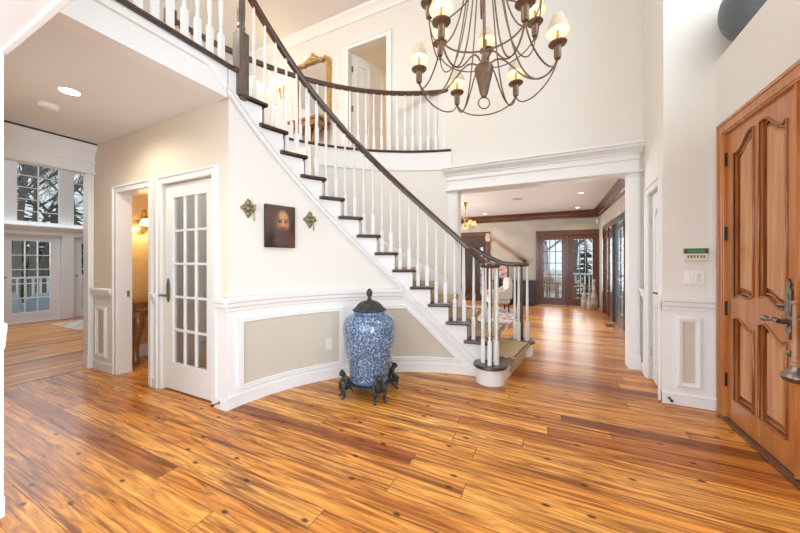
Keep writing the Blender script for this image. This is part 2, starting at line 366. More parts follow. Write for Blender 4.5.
def blue_white():
    m = bpy.data.materials.new('blue_and_white_porcelain'); m.use_nodes = True; nt = m.node_tree; L = nt.links; b = nt.nodes['Principled BSDF']; N = nt.nodes.new
    tc = N('ShaderNodeTexCoord')
    n = N('ShaderNodeTexNoise'); n.inputs['Scale'].default_value = 42; n.inputs['Detail'].default_value = 3; n.inputs['Distortion'].default_value = 3.0; L.new(tc.outputs['Object'], n.inputs['Vector'])
    v = N('ShaderNodeTexVoronoi'); v.inputs['Scale'].default_value = 55; L.new(tc.outputs['Object'], v.inputs['Vector'])
    r = N('ShaderNodeValToRGB'); e = r.color_ramp.elements; e[0].position = .47; e[0].color = (.028, .070, .155, 1); e[1].position = .80; e[1].color = (.50, .585, .65, 1)
    q = e.new(.60); q.color = (.105, .20, .345, 1)
    ad = N('ShaderNodeMath'); ad.operation = 'MULTIPLY_ADD'; ad.inputs[1].default_value = .35; L.new(v.outputs['Distance'], ad.inputs[0])
    sb = N('ShaderNodeMath'); sb.operation = 'SUBTRACT'; sb.inputs[1].default_value = .12; L.new(n.outputs['Fac'], sb.inputs[0]); L.new(sb.outputs[0], ad.inputs[2])
    L.new(ad.outputs[0], r.inputs[0]); L.new(r.outputs[0], b.inputs['Base Color']); b.inputs['Roughness'].default_value = .15; b.inputs['Coat Weight'].default_value = .6
    return m
M['porcelain'] = blue_white()

def rug_mat(name, c1, c2, c3, scale):
    m = bpy.data.materials.new(name); m.use_nodes = True; nt = m.node_tree; L = nt.links; b = nt.nodes['Principled BSDF']; N = nt.nodes.new
    tc = N('ShaderNodeTexCoord'); v = N('ShaderNodeTexVoronoi'); v.inputs['Scale'].default_value = scale; L.new(tc.outputs['Object'], v.inputs['Vector'])
    n = N('ShaderNodeTexNoise'); n.inputs['Scale'].default_value = scale * .8; n.inputs['Detail'].default_value = 4; L.new(tc.outputs['Object'], n.inputs['Vector'])
    r = N('ShaderNodeValToRGB'); e = r.color_ramp.elements; e[0].position = .40; e[0].color = (*c1, 1); e[1].position = .62; e[1].color = (*c3, 1); q = e.new(.5); q.color = (*c2, 1)
    L.new(n.outputs['Fac'], r.inputs[0]); L.new(r.outputs[0], b.inputs['Base Color']); b.inputs['Roughness'].default_value = .95
    return m
M['rug_far'] = rug_mat('blue_red_oriental_rug', (.12, .15, .30), (.70, .64, .54), (.42, .08, .06), 9)
M['rug_cream'] = rug_mat('cream_oriental_rug', (.42, .35, .29), (.58, .51, .43), (.66, .60, .52), 12)

# ------------------------------------------------------------------ stair geometry
CX, CY, RI, RO = -.66, 1.64, 1.82, 2.93
RISE = .196; PH0 = 82.6; DPH = 6.5; F2 = 15 * RISE
def P(r, a, z=0.0): return Vector((CX + r * cos(radians(a)), CY + r * sin(radians(a)), z))
def phn(n): return PH0 + DPH * (n - 1)
def znose(a): return RISE * (1 + (a - PH0) / DPH)
def zline(a): return .95 + (a - 118) * .0302           # moulding parallel to the stair on the curved wall
def zrail(a):
    z = znose(a) + .86
    if a > 150: z += .075 * min(1, (a - 150) / 23)
    lo = 1.25
    return lo + .5 * ((z - lo) + math.sqrt((z - lo) ** 2 + .003))

# ------------------------------------------------------------------ floors, ceilings, walls
YB = 4.5      # wall with the wide cased opening
XR = 1.27     # entry wall
XL = -2.47    # foyer's left wall
XH = -4.93    # hall's end opening
Y1 = 1.75     # hall's north wall
ZC = 2.66     # hall ceiling
ZT = 5.57     # foyer and upper hall ceiling
ZF = 2.71     # far room ceiling
struct(MB().prism([(-5.0, -2), (2.3, -2), (2.3, 10.1), (-5.0, 10.1)], -.12, 0).build('floor', M['floor']))
struct(MB().box(-9.9, -3, -.12, -5.0, 6, 0).build('floor_living', M['floor_l']))
struct(MB().box(-5.02, .5, 0, -4.93, 1.66, .004).build('trim_threshold', M['floor_l']))
struct(MB().box(-7, -2, ZT, 2.4, YB + .3, ZT + .1).build('ceiling', M['ceil']))
struct(MB().box(-5.2, YB + .12, ZF, 1.4, 10.25, ZF + .1).build('ceiling_far_room', M['ceil']))
struct(MB().box(-9.9, -3, 4.6, -5.0, 6, 4.7).build('ceiling_living', M['ceil']))
# upper floor slab over the hall: its underside is the hall's ceiling
a173 = [P(RI, 173), P(RO, 173)]
slab = MB()
slab.prism([(-6.5, -2), (XL - .12, -2), (XL - .12, 1.80), (-6.5, 1.80)], ZC, F2 - .045)
struct(slab.build('ceiling_hall', M['ceil']))
gal = [P(RO + .02, a) for a in range(104, 177, 3)] + [Vector((-6.5, 1.86, 0)), Vector((-6.5, YB + .02, 0)), Vector((-1.38, YB + .02, 0))]
ug = MB().prism([(p.x, p.y) for p in gal], ZC + .02, F2 - .012)
ug.prism([(-6.5, -2), (XL - .02, -2), (XL - .02, 1.83), (P(RI + .02, 173.2).x, P(RI + .02, 173.2).y), (P(RO + .03, 173.2).x, P(RO + .03, 173.2).y), (-6.5, 2.0)], F2 - .04, F2 - .006)
struct(ug.build('floor_upper', M['floor_l']))

def wall_holes(name, axis, at, thick, outer, holes, m):
    mb = MB(); holed(mb, outer, holes, 0, thick)
    if axis == 'x': mb.v = [(at + y, x, z) for x, y, z in mb.v]      # local x -> world y
    else: mb.v = [(x, at + y, z) for x, y, z in mb.v]
    return struct(mb.build(name, m))
def rect(a, b, c, d): return [(a, c), (b, c), (b, d), (a, d)]
# back wall with the wide cased opening, upper hall's doorway
wall_holes('wall_back', 'y', YB, .15, [(-6.5, 0), (-1.24, 0), (-1.24, 2.31), (.86, 2.31), (.86, 0), (1.12, 0), (1.12, ZT), (-6.5, ZT)],
           [rect(-3.18, -2.42, F2, F2 + 2.04)], M['wall'])
# closet wall, panel wall, entry wall
def shear(o):
    for v in o.data.vertices: v.co.x += .062 * (v.co.y - 3.55) / .95
    return o
shear(wall_holes('wall_closet', 'x', .92, .13, [(3.6, 0), (3.64, 0), (3.64, 1.98), (4.18, 1.98), (4.18, 0), (YB + .02, 0), (YB + .02, ZT), (3.6, ZT)], [], M['wall']))
struct(MB().box(.92, 3.55, 0, 2.3, 3.68, ZT).build('wall_panel', M['wall']))
wall_holes('wall_right', 'x', XR, .16, [(-2, 0), (1.74, 0), (1.74, 2.30), (3.41, 2.30), (3.41, 0), (3.55, 0), (3.55, 2.96), (-2, 2.96)], [], M['wall'])
struct(MB().box(XR + .02, -2, 2.90, 2.25, 3.55, 2.964).build('trim_ledge', M['wall']))
wall_holes('wall_right_upper', 'x', 2.25, .12, [(-2, 2.96), (3.6, 2.96), (3.6, ZT), (-2, ZT)], [rect(.55, 3.2, 3.2, 5.2)], M['wall'])
struct(MB().box(.85 + .20, 4.18, 0, 1.35, 4.20, 2.6).box(1.3, 3.6, 0, 1.36, 4.3, 2.6).build('wall_closet_inner', M['wall']))
# left foyer wall, hall walls
struct(MB().box(XL - .13, -2, 0, -2.45, .53, ZC).build('wall_left', M['white']))
struct(MB().box(XH, .40, 0, XL - .13, .53, ZC).build('wall_hall_near', M['wall']))
struct(MB().box(XL - .12, .39, 2.31, XR, .53, F2).box(XL - .10, .36, 2.30, XR, .40, 2.345).box(XL - .10, .52, 2.30, XR, .545, 2.42).build('trim_near_opening_header', M['white'], bevel=.004))
wall_holes('wall_hall', 'y', Y1, .12, [(XH, 0), (-4.35, 0), (-4.35, 2.03), (-3.70, 2.03), (-3.70, 0), (-3.47, 0), (-3.47, 2.03), (-2.68, 2.03), (-2.68, 0), (XL - .012, 0), (XL - .012, ZC), (XH, ZC)], [], M['tan'])
wall_holes('wall_hall_end', 'x', XH - .10, .10, [(-3, 0), (.56, 0), (.56, 2.31), (1.70, 2.31), (1.70, 0), (6, 0), (6, 4.6), (-3, 4.6)], [], M['white'])
# the white fascia of the landing
struct(MB().box(XL - .12, .53, ZC - .001, XL, 1.735, F2 - .03).build('trim_fascia', M['white']))
# upper hall
struct(MB().box(-6.6, -2, F2, -6.5, YB, ZT).build('wall_upper_left', M['wall']))
cr = [(0, 0), (.0, -.15), (.02, -.15), (.03, -.12), (.07, -.06), (.10, -.03), (.115, 0)]
def crown_run(name, pts, prof, m): return struct(MB().sweep(prof, pts).build(name, m))
crown_run('trim_crown_back', [(-6.5, YB, ZT), (.92, YB, ZT)], cr, M['white'])
crown_run('trim_crown_upper_left', [(-6.5, -2, ZT), (-6.5, YB, ZT)], cr, M['white'])
# bedroom behind the upper doorway
struct(MB().box(-4.2, 7.0, F2, -1.2, 7.1, ZT).box(-2.30, YB + .15, F2, -2.22, 7, ZT).build('wall_upper_room', M['gold_wall']))
struct(MB().box(-4.2, YB + .15, F2 - .05, -1.2, 7, F2).box(-4.2, YB + .15, F2 + 2.5, -1.2, 7, F2 + 2.56).box(-4.2, YB + .15, F2, -4.1, 7, ZT).build('wall_upper_room_left', M['wall']))
# powder room and the closet behind the glazed door
struct(MB().box(XH - .01, Y1 + .12, 0, XH + .005, 3.5, ZC).box(XH, 3.5, 0, -3.6, 3.6, ZC).box(-3.66, Y1 + .12, 0, -3.6, 3.5, ZC).build('wall_powder_room', M['gold_wall']))
struct(MB().box(XH + .005, Y1 + .12, 0, XH + .02, 3.5, .16).build('baseboard_powder_room', M['white']))
struct(MB().box(-3.6, 2.9, 0, -2.6, 3.0, ZC).box(-3.60, 1.87, 0, -3.585, 3.0, ZC).build('wall_closet_back', M['wall']))
# far room
wall_holes('wall_far', 'y', 10.1, .15, [(-5.1, 0), (-2.8, 0), (-2.8, 2.10), (-1.82, 2.10), (-1.82, 0), (-.28, 0), (-.28, 2.06), (1.18, 2.06), (1.18, 0), (1.4, 0), (1.4, ZF), (-5.1, ZF)], [], M['far_wall'])
wall_holes('wall_far_right', 'x', 1.22, .15, [(YB + .15, 0), (5.86, 0), (5.86, 2.06), (9.2, 2.06), (9.2, 0), (10.1, 0), (10.1, ZF), (YB + .15, ZF)], [], M['far_wall'])
struct(MB().box(-5.15, YB, 0, -5.0, 10.1, ZF).build('wall_far_left', M['far_wall']))
struct(MB().box(-5.0, YB + .15, 0, -1.30, YB + .17, ZF).box(-1.24, YB + .15, 2.31, .84, YB + .17, ZF).box(.84, YB + .15, 0, 1.22, YB + .17, ZF).build('wall_far_near', M['far_wall']))
crd = [(0, 0), (0, -.21), (.02, -.21), (.025, -.17), (.06, -.14), (.07, -.09), (.13, -.03), (.14, 0)]
crown_run('trim_crown_far', [(-5.0, 10.1, ZF), (1.22, 10.1, ZF)], crd, M['mahog'])
crown_run('trim_crown_far_right', [(1.22, 10.1, ZF), (1.22, YB + .15, ZF)], crd, M['mahog'])
struct(MB().box(-5.0, 10.08, 0, -2.9, 10.1, .14).box(-1.72, 10.08, 0, -.40, 10.1, .14).build('baseboard_far', M['mahog']))
struct(MB().box(1.20, YB + .17, 0, 1.22, 5.8, .14).build('baseboard_far_right', M['mahog']))
# living room
wall_holes('wall_living', 'x', -9.95, .15, rect(-3, 6, 0, 4.6), [rect(1.12, 1.96, .01, 1.80), rect(2.08, 2.92, .01, 1.80), rect(3.12, 3.96, .01, 1.80),
            rect(1.30, 1.85, 2.08, 3.8), rect(2.26, 2.93, 2.08, 3.8), rect(3.10, 3.75, 2.08, 3.8)], M['white'])
struct(MB().box(-9.9, 6, 0, -5.0, 6.1, 4.6).box(-9.9, -3.1, 0, -5, -3, 4.6).build('wall_living_side', M['wall']))
struct(MB().box(-9.8, -1, 1.84, -9.72, 5.5, 1.98).sweep([(0, 0), (.05, 0), (.12, .06), (.12, .08), (0, .08)], [(-9.72, -1, 1.94), (-9.72, 5.5, 1.94)]).build('trim_cornice_living', M['white']))
struct(MB().box(-9.8, 2.92, 0, -9.70, 3.10, 1.84).box(-9.8, 1.93, 0, -9.70, 2.07, 1.84).build('trim_pilasters_living', M['white']))

# ------------------------------------------------------------------ curved wall under the stair
wc = MB()
for n in range(2, 15):
    wc.abox(RI, RI + .1, 0, n * RISE - .036, phn(n), phn(n + 1), 4)
wc.abox(RI, RI + .1, 0, F2 - .03, 173, 176.5, 3)
struct(wc.build('wall_curved', M['wall']))
# outer stair wall up to the gallery
struct(MB().abox(RO, RO + .1, 0, F2 - .03, 102.8, 175.3, 60).build('wall_stair_outer', M['wall']))
# white stringer above the moulding is part of the staircase; wainscot below
ws = MB(); ws.abox(RI - .012, RI, 0, .95, 118, 177.3, 30)
ws.arc([(RI - .012, 0), (RI, 0), (RI, .95), (RI - .012, .95)], 93, 118, 16)
ws2 = MB()
N_ = 16
k_ = []
for i in range(N_ + 1):
    a = 90 + (118 - 90) * i / N_; k_.append((a, max(.1, zline(a))))
vs = []; fs = []
for a, z in k_:
    for r, zz in ((RI - .012, 0), (RI, 0), (RI, z), (RI - .012, z)): vs.append(P(r, a, zz))
for i in range(N_):
    for q in range(4): fs.append((i * 4 + q, i * 4 + (q + 1) % 4, i * 4 + 4 + (q + 1) % 4, i * 4 + 4 + q))
fs += [(0, 1, 2, 3), tuple(N_ * 4 + q for q in range(4))]
ws2.abox(RI - .012, RI, 0, .95, 118, 177.3, 30); ws2.add(vs, fs)
struct(ws2.build('trim_wainscot', M['white']))
struct(MB().abox(RI - .024, RI - .012, 0, .085, 91, 177.3, 40).abox(RI - .03, RI - .012, .085, .10, 91, 177.3, 40).build('baseboard_curved', M['white']))
chair_prof = [(RI - .012, .83), (RI - .022, .835), (RI - .026, .86), (RI - .040, .875), (RI - .044, .905), (RI - .062, .915), (RI - .066, .945), (RI - .055, .955), (RI, .955), (RI, .83)]
struct(MB().arc(chair_prof, 118.6, 177.9, 40).build('trim_chair_rail', M['white']))
lm = [(RI - .012, -.042), (RI - .036, -.038), (RI - .040, -.020), (RI - .018, -.012), (RI - .018, .006), (RI - .044, .012), (RI - .044, .030), (RI - .012, .036)]
struct(MB().arc(lm, 118.5, 177.2, 40, zline).build('trim_stair_moulding', M['white']))
lm2 = [(RI - .008, -.10), (RI - .03, -.095), (RI - .034, -.07), (RI - .022, -.055), (RI - .022, -.03), (RI - .046, -.02), (RI - .046, .0), (RI - .008, .012)]
struct(MB().arc(lm2, 92, 119, 20, zline).build('trim_diagonal_rail', M['white']))
# moulding runs on along the fascia
fm = [(0, -.028), (.018, -.022), (.022, 0), (.012, .010), (.016, .024), (0, .030)]
struct(MB().sweep(fm, [(XL, 1.72, zline(177.2)), (XL, 1.57, 2.855), (XL, 1.50, 2.86), (XL, -1.9, 2.86)][::-1]).build('trim_fascia_moulding', M['white']))
# framed beige panels
def arc_panel(pa, pb, z0, z1, diag=None):
    w = .05; r = RI - .012
    pan = MB(); fr = MB()
    mould = lambda z: [(r, z), (r - .012, z + .004), (r - .018, z + .018), (r - .012, z + .028), (r - .022, z + .040), (r - .004, z + w), (r, z + w)]
    dz = lambda z: [(r, z + w), (r - .012, z + w - .004), (r - .018, z + w - .018), (r - .012, z + w - .028), (r - .022, z + w - .040), (r - .004, z), (r, z)]
    dw = math.degrees(w / RI)
    if not diag:
        pan.abox(r - .003, r, z0 + .03, z1 - .03, pa + .5, pb - .5, 20)
        fr.arc(mould(z0)[::1], pa, pb, 24); fr.arc(dz(z1 - w), pa, pb, 24)
        for a, b in ((pa, pa + dw), (pb - dw, pb)): fr.abox(r - .017, r, z0 + .004, z1 - .004, a, b, 3)
    else:
        al, ar = pa, pb                                 # al = low (right) end, ar = left end
        top = lambda a: min(z1, zline(a) - .17)
        n = 30; vs = []; fs = []
        for i in range(n + 1):
            a = al + 2.2 + (ar - .5 - al - 2.2) * i / n; t = max(z0 + .03, top(a) - .02)
            for rr, zz in ((r - .003, z0 + .02), (r, z0 + .02), (r, t), (r - .003, t)): vs.append(P(rr, a, zz))
        for i in range(n):
            for q in range(4): fs.append((i * 4 + q, i * 4 + (q + 1) % 4, i * 4 + 4 + (q + 1) % 4, i * 4 + 4 + q))
        pan.add(vs, fs)
        fr.arc(mould(z0), al, ar, 24)
        ak = 118 + (z1 + .17 - .95) / .0302
        fr.arc(dz(z1 - w), ak, ar, 12)
        fr.arc([(a_, b_ - z1) for a_, b_ in dz(z1 - w)], al + .8, ak, 16, lambda a: zline(a) - .17)
        fr.abox(r - .017, r, z0 + .004, z1 - .004, ar - dw, ar, 3)
    return pan, fr
p1, f1 = arc_panel(140.0, 174.3, .125, .77)
struct(p1.build('trim_panel_field_1', M['beige'])); struct(f1.build('trim_panel_frame_1', M['white']))
p2, f2 = arc_panel(97.5, 136.3, .125, .77, True)
struct(p2.build('trim_panel_field_2', M['beige'])); struct(f2.build('trim_panel_frame_2', M['white']))
# corner post of the wainscot towards the glazed door
cp = MB().box(-2.60, Y1 - .022, 0, XL - .005, Y1 + .01, .95).box(-2.60, Y1 - .036, 0, XL + .012, Y1, .085)
cp.sweep([(0, .83), (.012, .835), (.016, .86), (.030, .875), (.034, .905), (.052, .915), (.056, .945), (.045, .955), (0, .955)], [(-2.595, Y1 - .02, 0), (XL + .022, Y1 - .02, 0)])
struct(cp.build('trim_corner_post', M['white']))

# ------------------------------------------------------------------ staircase
st = thing('staircase', 'curved white staircase with dark treads and a sisal carpet runner', 'staircase', P(2.3, 100))
strg = MB()
for n in range(2, 15):
    a0, a1 = phn(n), phn(n + 1); vs = []; fs = []
    if a1 < 93: continue
    for i in range(5):
        a = a0 + (a1 - a0) * i / 4
        zl = max(.0, zline(a)) if a > 92 else 0
        for r, z in ((RI - .014, zl), (RI, zl), (RI, n * RISE - .034), (RI - .014, n * RISE - .034)): vs.append(P(r, a, z))
    for i in range(4):
        for q in range(4): fs.append((i * 4 + q, i * 4 + (q + 1) % 4, i * 4 + 4 + (q + 1) % 4, i * 4 + 4 + q))
    fs += [(0, 1, 2, 3), (16, 17, 18, 19)]
    strg.add(vs, fs)
strg.abox(RI - .014, RI, zline(175), F2 - .034, 173, 176.8, 3)
strg.abox(RI - .010, RI + .02, 0, 2 * RISE - .034, 86, 95, 4)
strg.build('stringer', M['white'], st, world=True)
so = MB()
for n in range(1, 5): so.abox(RO - .02, RO, 0, n * RISE - .034, phn(n) + .5, min(phn(n + 1), 102.8), 4)
so.build('stringer', M['white'], st, world=True)
def z_sk(a): return znose(a)
MB().arc([(RO - .018, -.22), (RO, -.22), (RO, .13), (RO - .012, .16), (RO - .018, .14)], 102.8, 172.5, 40, z_sk).build('skirt_board', M['white'], st, world=True)
B1 = P(1.72, 86.9); B2 = P(2.93, 84.0)
for n in range(1, 15):
    a0, a1 = phn(n), phn(n + 1); z = n * RISE
    tr = MB(); rs = MB()
    ra = RI - .045; rb = RO if a0 > 101 else RO + .03
    nose = math.degrees(.04 / 2.3)
    if n == 1:
        ra = 1.72; rb = 2.93
        for c, r in ((B1, .145), (B2, .145)):
            rs.lathe([(r, 0), (r, z - .034)], (c.x, c.y), 28)
            tr.lathe([(r + .014, z - .034), (r + .028, z - .030), (r + .032, z - .017), (r + .028, z - .004), (r + .014, z)], (c.x, c.y), 32)
    q_ = .0008 if n == 1 else 0
    tr.arc([(ra, z - .034 + q_), (rb, z - .034 + q_), (rb, z - q_), (ra, z - q_)], a0 - nose, a1 + .3, 5)
    if n > 1:  # rounded return of the nosing on the open side
        tr.arc([(ra, z - .034), (ra - .010, z - .028), (ra - .013, z - .017), (ra - .010, z - .006), (ra + .03, z), (ra + .03, z - .034)], a0 - nose - .25, a1 + .9, 6)
    rs.abox(RI if n > 1 else 1.72, RO, (n - 1) * RISE, z - .034, a0, a0 + .7, 2)
    tr.build('tread', M['dark'], st, world=True); rs.build('riser', M['white'], st, world=True)
rs = MB().abox(RI, RO, 14 * RISE, F2 - .034, 173, 173.7, 2); rs.build('riser', M['white'], st, world=True)
MB().arc([(RI - .05, F2 - .034), (RO, F2 - .034), (RO, F2), (RI - .05, F2)], 172.3, 176, 4).build('landing_nosing', M['dark'], st, world=True)
run = MB()
for n in range(1, 16):
    a0, a1 = phn(n), phn(n + 1); z = n * RISE; nose = math.degrees(.04 / 2.3)
    if n < 15: run.abox(2.0, 2.78, z, z + .009, a0 - nose - .3, a1, 5)
    run.abox(2.0, 2.78, z - .045, z + .009, a0 - nose - .35, a0 - nose, 1)
    run.abox(2.0, 2.78, (n - 1) * RISE + .005, z - .03, a0 - .3, a0, 1)
run.build('carpet_runner', M['carpet'], st, world=True)

# ------------------------------------------------------------------ railings
RAILP = [(-.030, 0), (-.022, -.006), (.022, -.006), (.030, 0), (.034, .020), (.030, .042), (.014, .054), (-.014, .054), (-.030, .042), (-.034, .020)]
def baluster(name, x, y, z0, z1, parent, m='white', ang=0.0):
    h = z1 - z0; b = MB(); w = .0195; c, s = cos(ang), sin(ang); hb = min(.24, h * .27)
    q = [(-w, -w), (w, -w), (w, w), (-w, w)]; q = [(x + a * c - d * s, y + a * s + d * c) for a, d in q]
    b.prism(q, z0, z0 + hb)
    b.lathe([(.019, 0), (.011, .022), (.016, .034), (.016, .044), (.010, .052), (.0105, .06), (.0165, .13), (.0165, .16), (.0085, max(.2, h - hb))], (x, y), 10, z0 + hb)
    return b.build(name, M[m], parent, smooth='auto', world=True)
sr = thing('stair_railing', 'curved stair railing on the open side, dark handrail over white balusters', 'railing', P(RI + .06, 92, RISE))
rr = RI + .055
pts = []
a = 86.9
while a <= 171.01: pts.append(P(rr if a > 95 else 1.72 + (rr - 1.72) * max(0, (a - 86.9) / 8.1), a, zrail(a) - .054)); a += 1.0
NEW = Vector((XL + .01, 1.855, 0))
e = pts[-1].copy(); pts.append(Vector((NEW.x, NEW.y - .01, F2 + .93 - .054)))
MB().sweep(RAILP, pts).build('handrail', M['rail'], sr, world=True, smooth='auto')
MB().lathe([(0, 1.196), (.085, 1.196), (.10, 1.205), (.105, 1.225), (.095, 1.245), (.06, 1.252), (0, 1.252)], (B1.x, B1.y), 28).build('volute_cap', M['rail'], sr, world=True, smooth='auto')
MB().prism([(B1.x + .021 * cos(t * pi / 2 + .4), B1.y + .021 * sin(t * pi / 2 + .4)) for t in range(4)], RISE, RISE + .40).lathe([(.024, 0), (.016, .02), (.022, .04), (.016, .06), (.021, .14), (.014, .62)], (B1.x, B1.y), 12, RISE + .38).build('newel', M['rail'], sr, world=True, smooth='auto', label='dark volute newel post')
for t in (190, 275, 335, 60):
    baluster('baluster', B1.x + .075 * cos(radians(t)), B1.y + .075 * sin(radians(t)), RISE, 1.21, sr, ang=radians(t))
for n in range(2, 15):
    for da in (1.2, 4.45):
        a = phn(n) + da
        if n == 14 and da > 4: a -= .5
        baluster('baluster', *P(rr, a)[:2], n * RISE, zrail(a) - .05, sr, ang=radians(a))
# newel at the head of the stair
nw = MB(); w = .048
def sq(cx, cy, w): return [(cx - w, cy - w), (cx + w, cy - w), (cx + w, cy + w), (cx - w, cy + w)]
nw.prism(sq(NEW.x, NEW.y, w), F2 - .23, F2 + .34); nw.prism(sq(NEW.x, NEW.y, w - .012), F2 - .25, F2 - .23)
nw.lathe([(w * 1.15, 0), (.030, .03), (.036, .06), (.030, .09), (.036, .2), (.028, .58), (.032, .62)], (NEW.x, NEW.y), 16, F2 + .33)
nw.prism(sq(NEW.x, NEW.y, .045), F2 + .93, F2 + 1.02)
nw.build('newel', wood('greyed_newel_wood', (.085, .06, .045), (.17, .125, .095), (4, 4, 1), rough=.35, coat=.2, nscale=6), sr, world=True, bevel=.006, label='dark square newel post with a drop end')
# outer rail of the bottom steps
orl = thing('stair_railing', 'short stair railing at the wide opening, right side of the bottom steps', 'railing', P(RO - .05, 90, RISE))
pts = []; a = 84.0
while a <= 102.2: pts.append(P(RO - .01 - .05 * max(0, min(1, (a - 86) / 6)), a, zrail(a) - .054)); a += .8
MB().sweep(RAILP, pts).build('handrail', M['rail'], orl, world=True, smooth='auto')
MB().lathe([(0, 1.196), (.085, 1.196), (.10, 1.205), (.105, 1.225), (.095, 1.245), (.06, 1.252), (0, 1.252)], (B2.x, B2.y), 28).build('volute_cap', M['rail'], orl, world=True, smooth='auto')
MB().lathe([(.024, 0), (.024, .40), (.016, .42), (.022, .44), (.016, .46), (.021, .54), (.016, 1.01)], (B2.x, B2.y), 12, RISE).build('newel', M['rail'], orl, world=True, smooth='auto', label='dark volute newel post')
for t in (185, 250, 330, 30, 100):
    baluster('baluster', B2.x + .085 * cos(radians(t)), B2.y + .085 * sin(radians(t)), RISE, 1.21, orl, ang=radians(t))
for n in (2, 3, 4):
    for da in (1.0, 4.2):
        a = phn(n) + da
        if a < 102: baluster('baluster', *P(RO - .06, a)[:2], n * RISE, zrail(a) - .05, orl, ang=radians(a))
# balcony railing along the landing
br = thing('balcony_railing', 'straight balcony railing over the left hall with white balusters', 'railing', (XL + .01, .8, F2))
MB().box(XL - .10, -1.9, F2 - .03, XL + .035, 1.80, F2).build('nosing', M['dark'], br, world=True, bevel=.008)
MB().sweep(RAILP, [(XL - .02, -1.9, F2 + .876), (XL - .0, 1.80, F2 + .876)]).build('handrail', M['rail'], br, world=True, smooth='auto')
y = 1.70
while y > .0:
    baluster('baluster', XL - .03, y, F2, F2 + .88, br); y -= .098
# curved gallery railing
gr = thing('gallery_railing', 'curved upper gallery railing above the stair, facing the doorway', 'railing', P(RO + .05, 140, F2))
MB().arc([(RO - .025, F2 - .032), (RO + .10, F2 - .032), (RO + .10, F2), (RO - .025, F2), (RO - .035, F2 - .016)], 103.2, 176, 50).build('nosing', M['dark'], gr, world=True)
MB().arc([(RO + .05 + x, F2 + .876 + z) for x, z in RAILP], 103.3, 174.5, 60).build('handrail', M['rail'], gr, world=True, smooth='auto')
MB().abox(RO - .012, RO, F2 - .30, F2 - .032, 103, 176, 50).build('fascia', M['white'], gr, world=True)
q = P(RO + .05, 175)
MB().prism(sq(q.x, q.y, .042), F2, F2 + .40).lathe([(.05, 0), (.026, .03), (.034, .06), (.028, .45), (.032, .50)], (q.x, q.y), 14, F2 + .4).prism(sq(q.x, q.y, .042), F2 + .86, F2 + 1.0).build('newel', M['rail'], gr, world=True)
a = 105.3
while a < 173.8:
    baluster('baluster', *P(RO + .05, a)[:2], F2, F2 + .875, gr, ang=radians(a)); a += 2.28

# ------------------------------------------------------------------ cased opening to the far room
co = MB()
for x0, x1 in ((-1.38, -1.24), (.835, .945)):
    co.box(x0, YB - .03, 0, x1, YB, 2.31).box(x0 + .02, YB - .037, .2, x1 - .02, YB - .03, 2.25)
    co.box(x0 - .004, YB - .045, 0, min(x1 + .01, .962), YB, .17)
co.box(-1.245, YB - .02, 0, -1.225, YB + .17, 2.31).box(.836, YB - .02, 0, .865, YB + .17, 2.31).box(-1.24, YB - .02, 2.295, .865, YB + .17, 2.315)
struct(co.build('trim_opening_casing', M['white'], bevel=.004))
hd = MB().box(-1.38, YB - .03, 2.31, .94, YB, 2.56)
hd.sweep([(0, 0), (.045, 0), (.05, .012), (.045, .024), (0, .024)], [(-1.39, YB - .03, 2.305), (.962, YB - .03, 2.305)])
hd.sweep([(0, 0), (.012, .0), (.018, .015), (.012, .03), (0, .03)], [(-1.38, YB - .03, 2.46), (.945, YB - .03, 2.46)])
hd.sweep([(0, 0), (.015, 0), (.022, .02), (.05, .045), (.075, .055), (.085, .07), (.085, .085), (.105, .09), (.105, .115), (0, .115)], [(-1.42, YB - .03, 2.535), (.975, YB - .03, 2.535)])
struct(hd.build('trim_opening_header', M['white']))
# header over the hall's end opening
hh = MB().box(XH, .53, 2.31, XH + .02, Y1, ZC - .02)
hh.sweep([(0, 0), (.03, 0), (.036, .012), (.03, .022), (0, .022)], [(XH + .02, .53, 2.30), (XH + .02, Y1, 2.30)])
hh.sweep([(0, 0), (.015, 0), (.02, .02), (0, .02)], [(XH + .02, .53, 2.43), (XH + .02, Y1, 2.43)])
hh.sweep([(0, 0), (.015, 0), (.022, .02), (.05, .05), (.06, .06), (.06, .09), (.07, .1), (.07, .12), (0, .12)], [(XH + .02, .53, 2.52), (XH + .02, Y1, 2.52)])
struct(hh.build('trim_hall_header', M['white']))
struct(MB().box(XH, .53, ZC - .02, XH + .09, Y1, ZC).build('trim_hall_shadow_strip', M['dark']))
struct(MB().box(XH - .105, 1.69, 0, XH + .02, 1.745, 2.31).box(XH - .105, 1.682, 0, XH + .03, 1.745, .14).build('trim_hall_jamb', M['white'], bevel=.004))

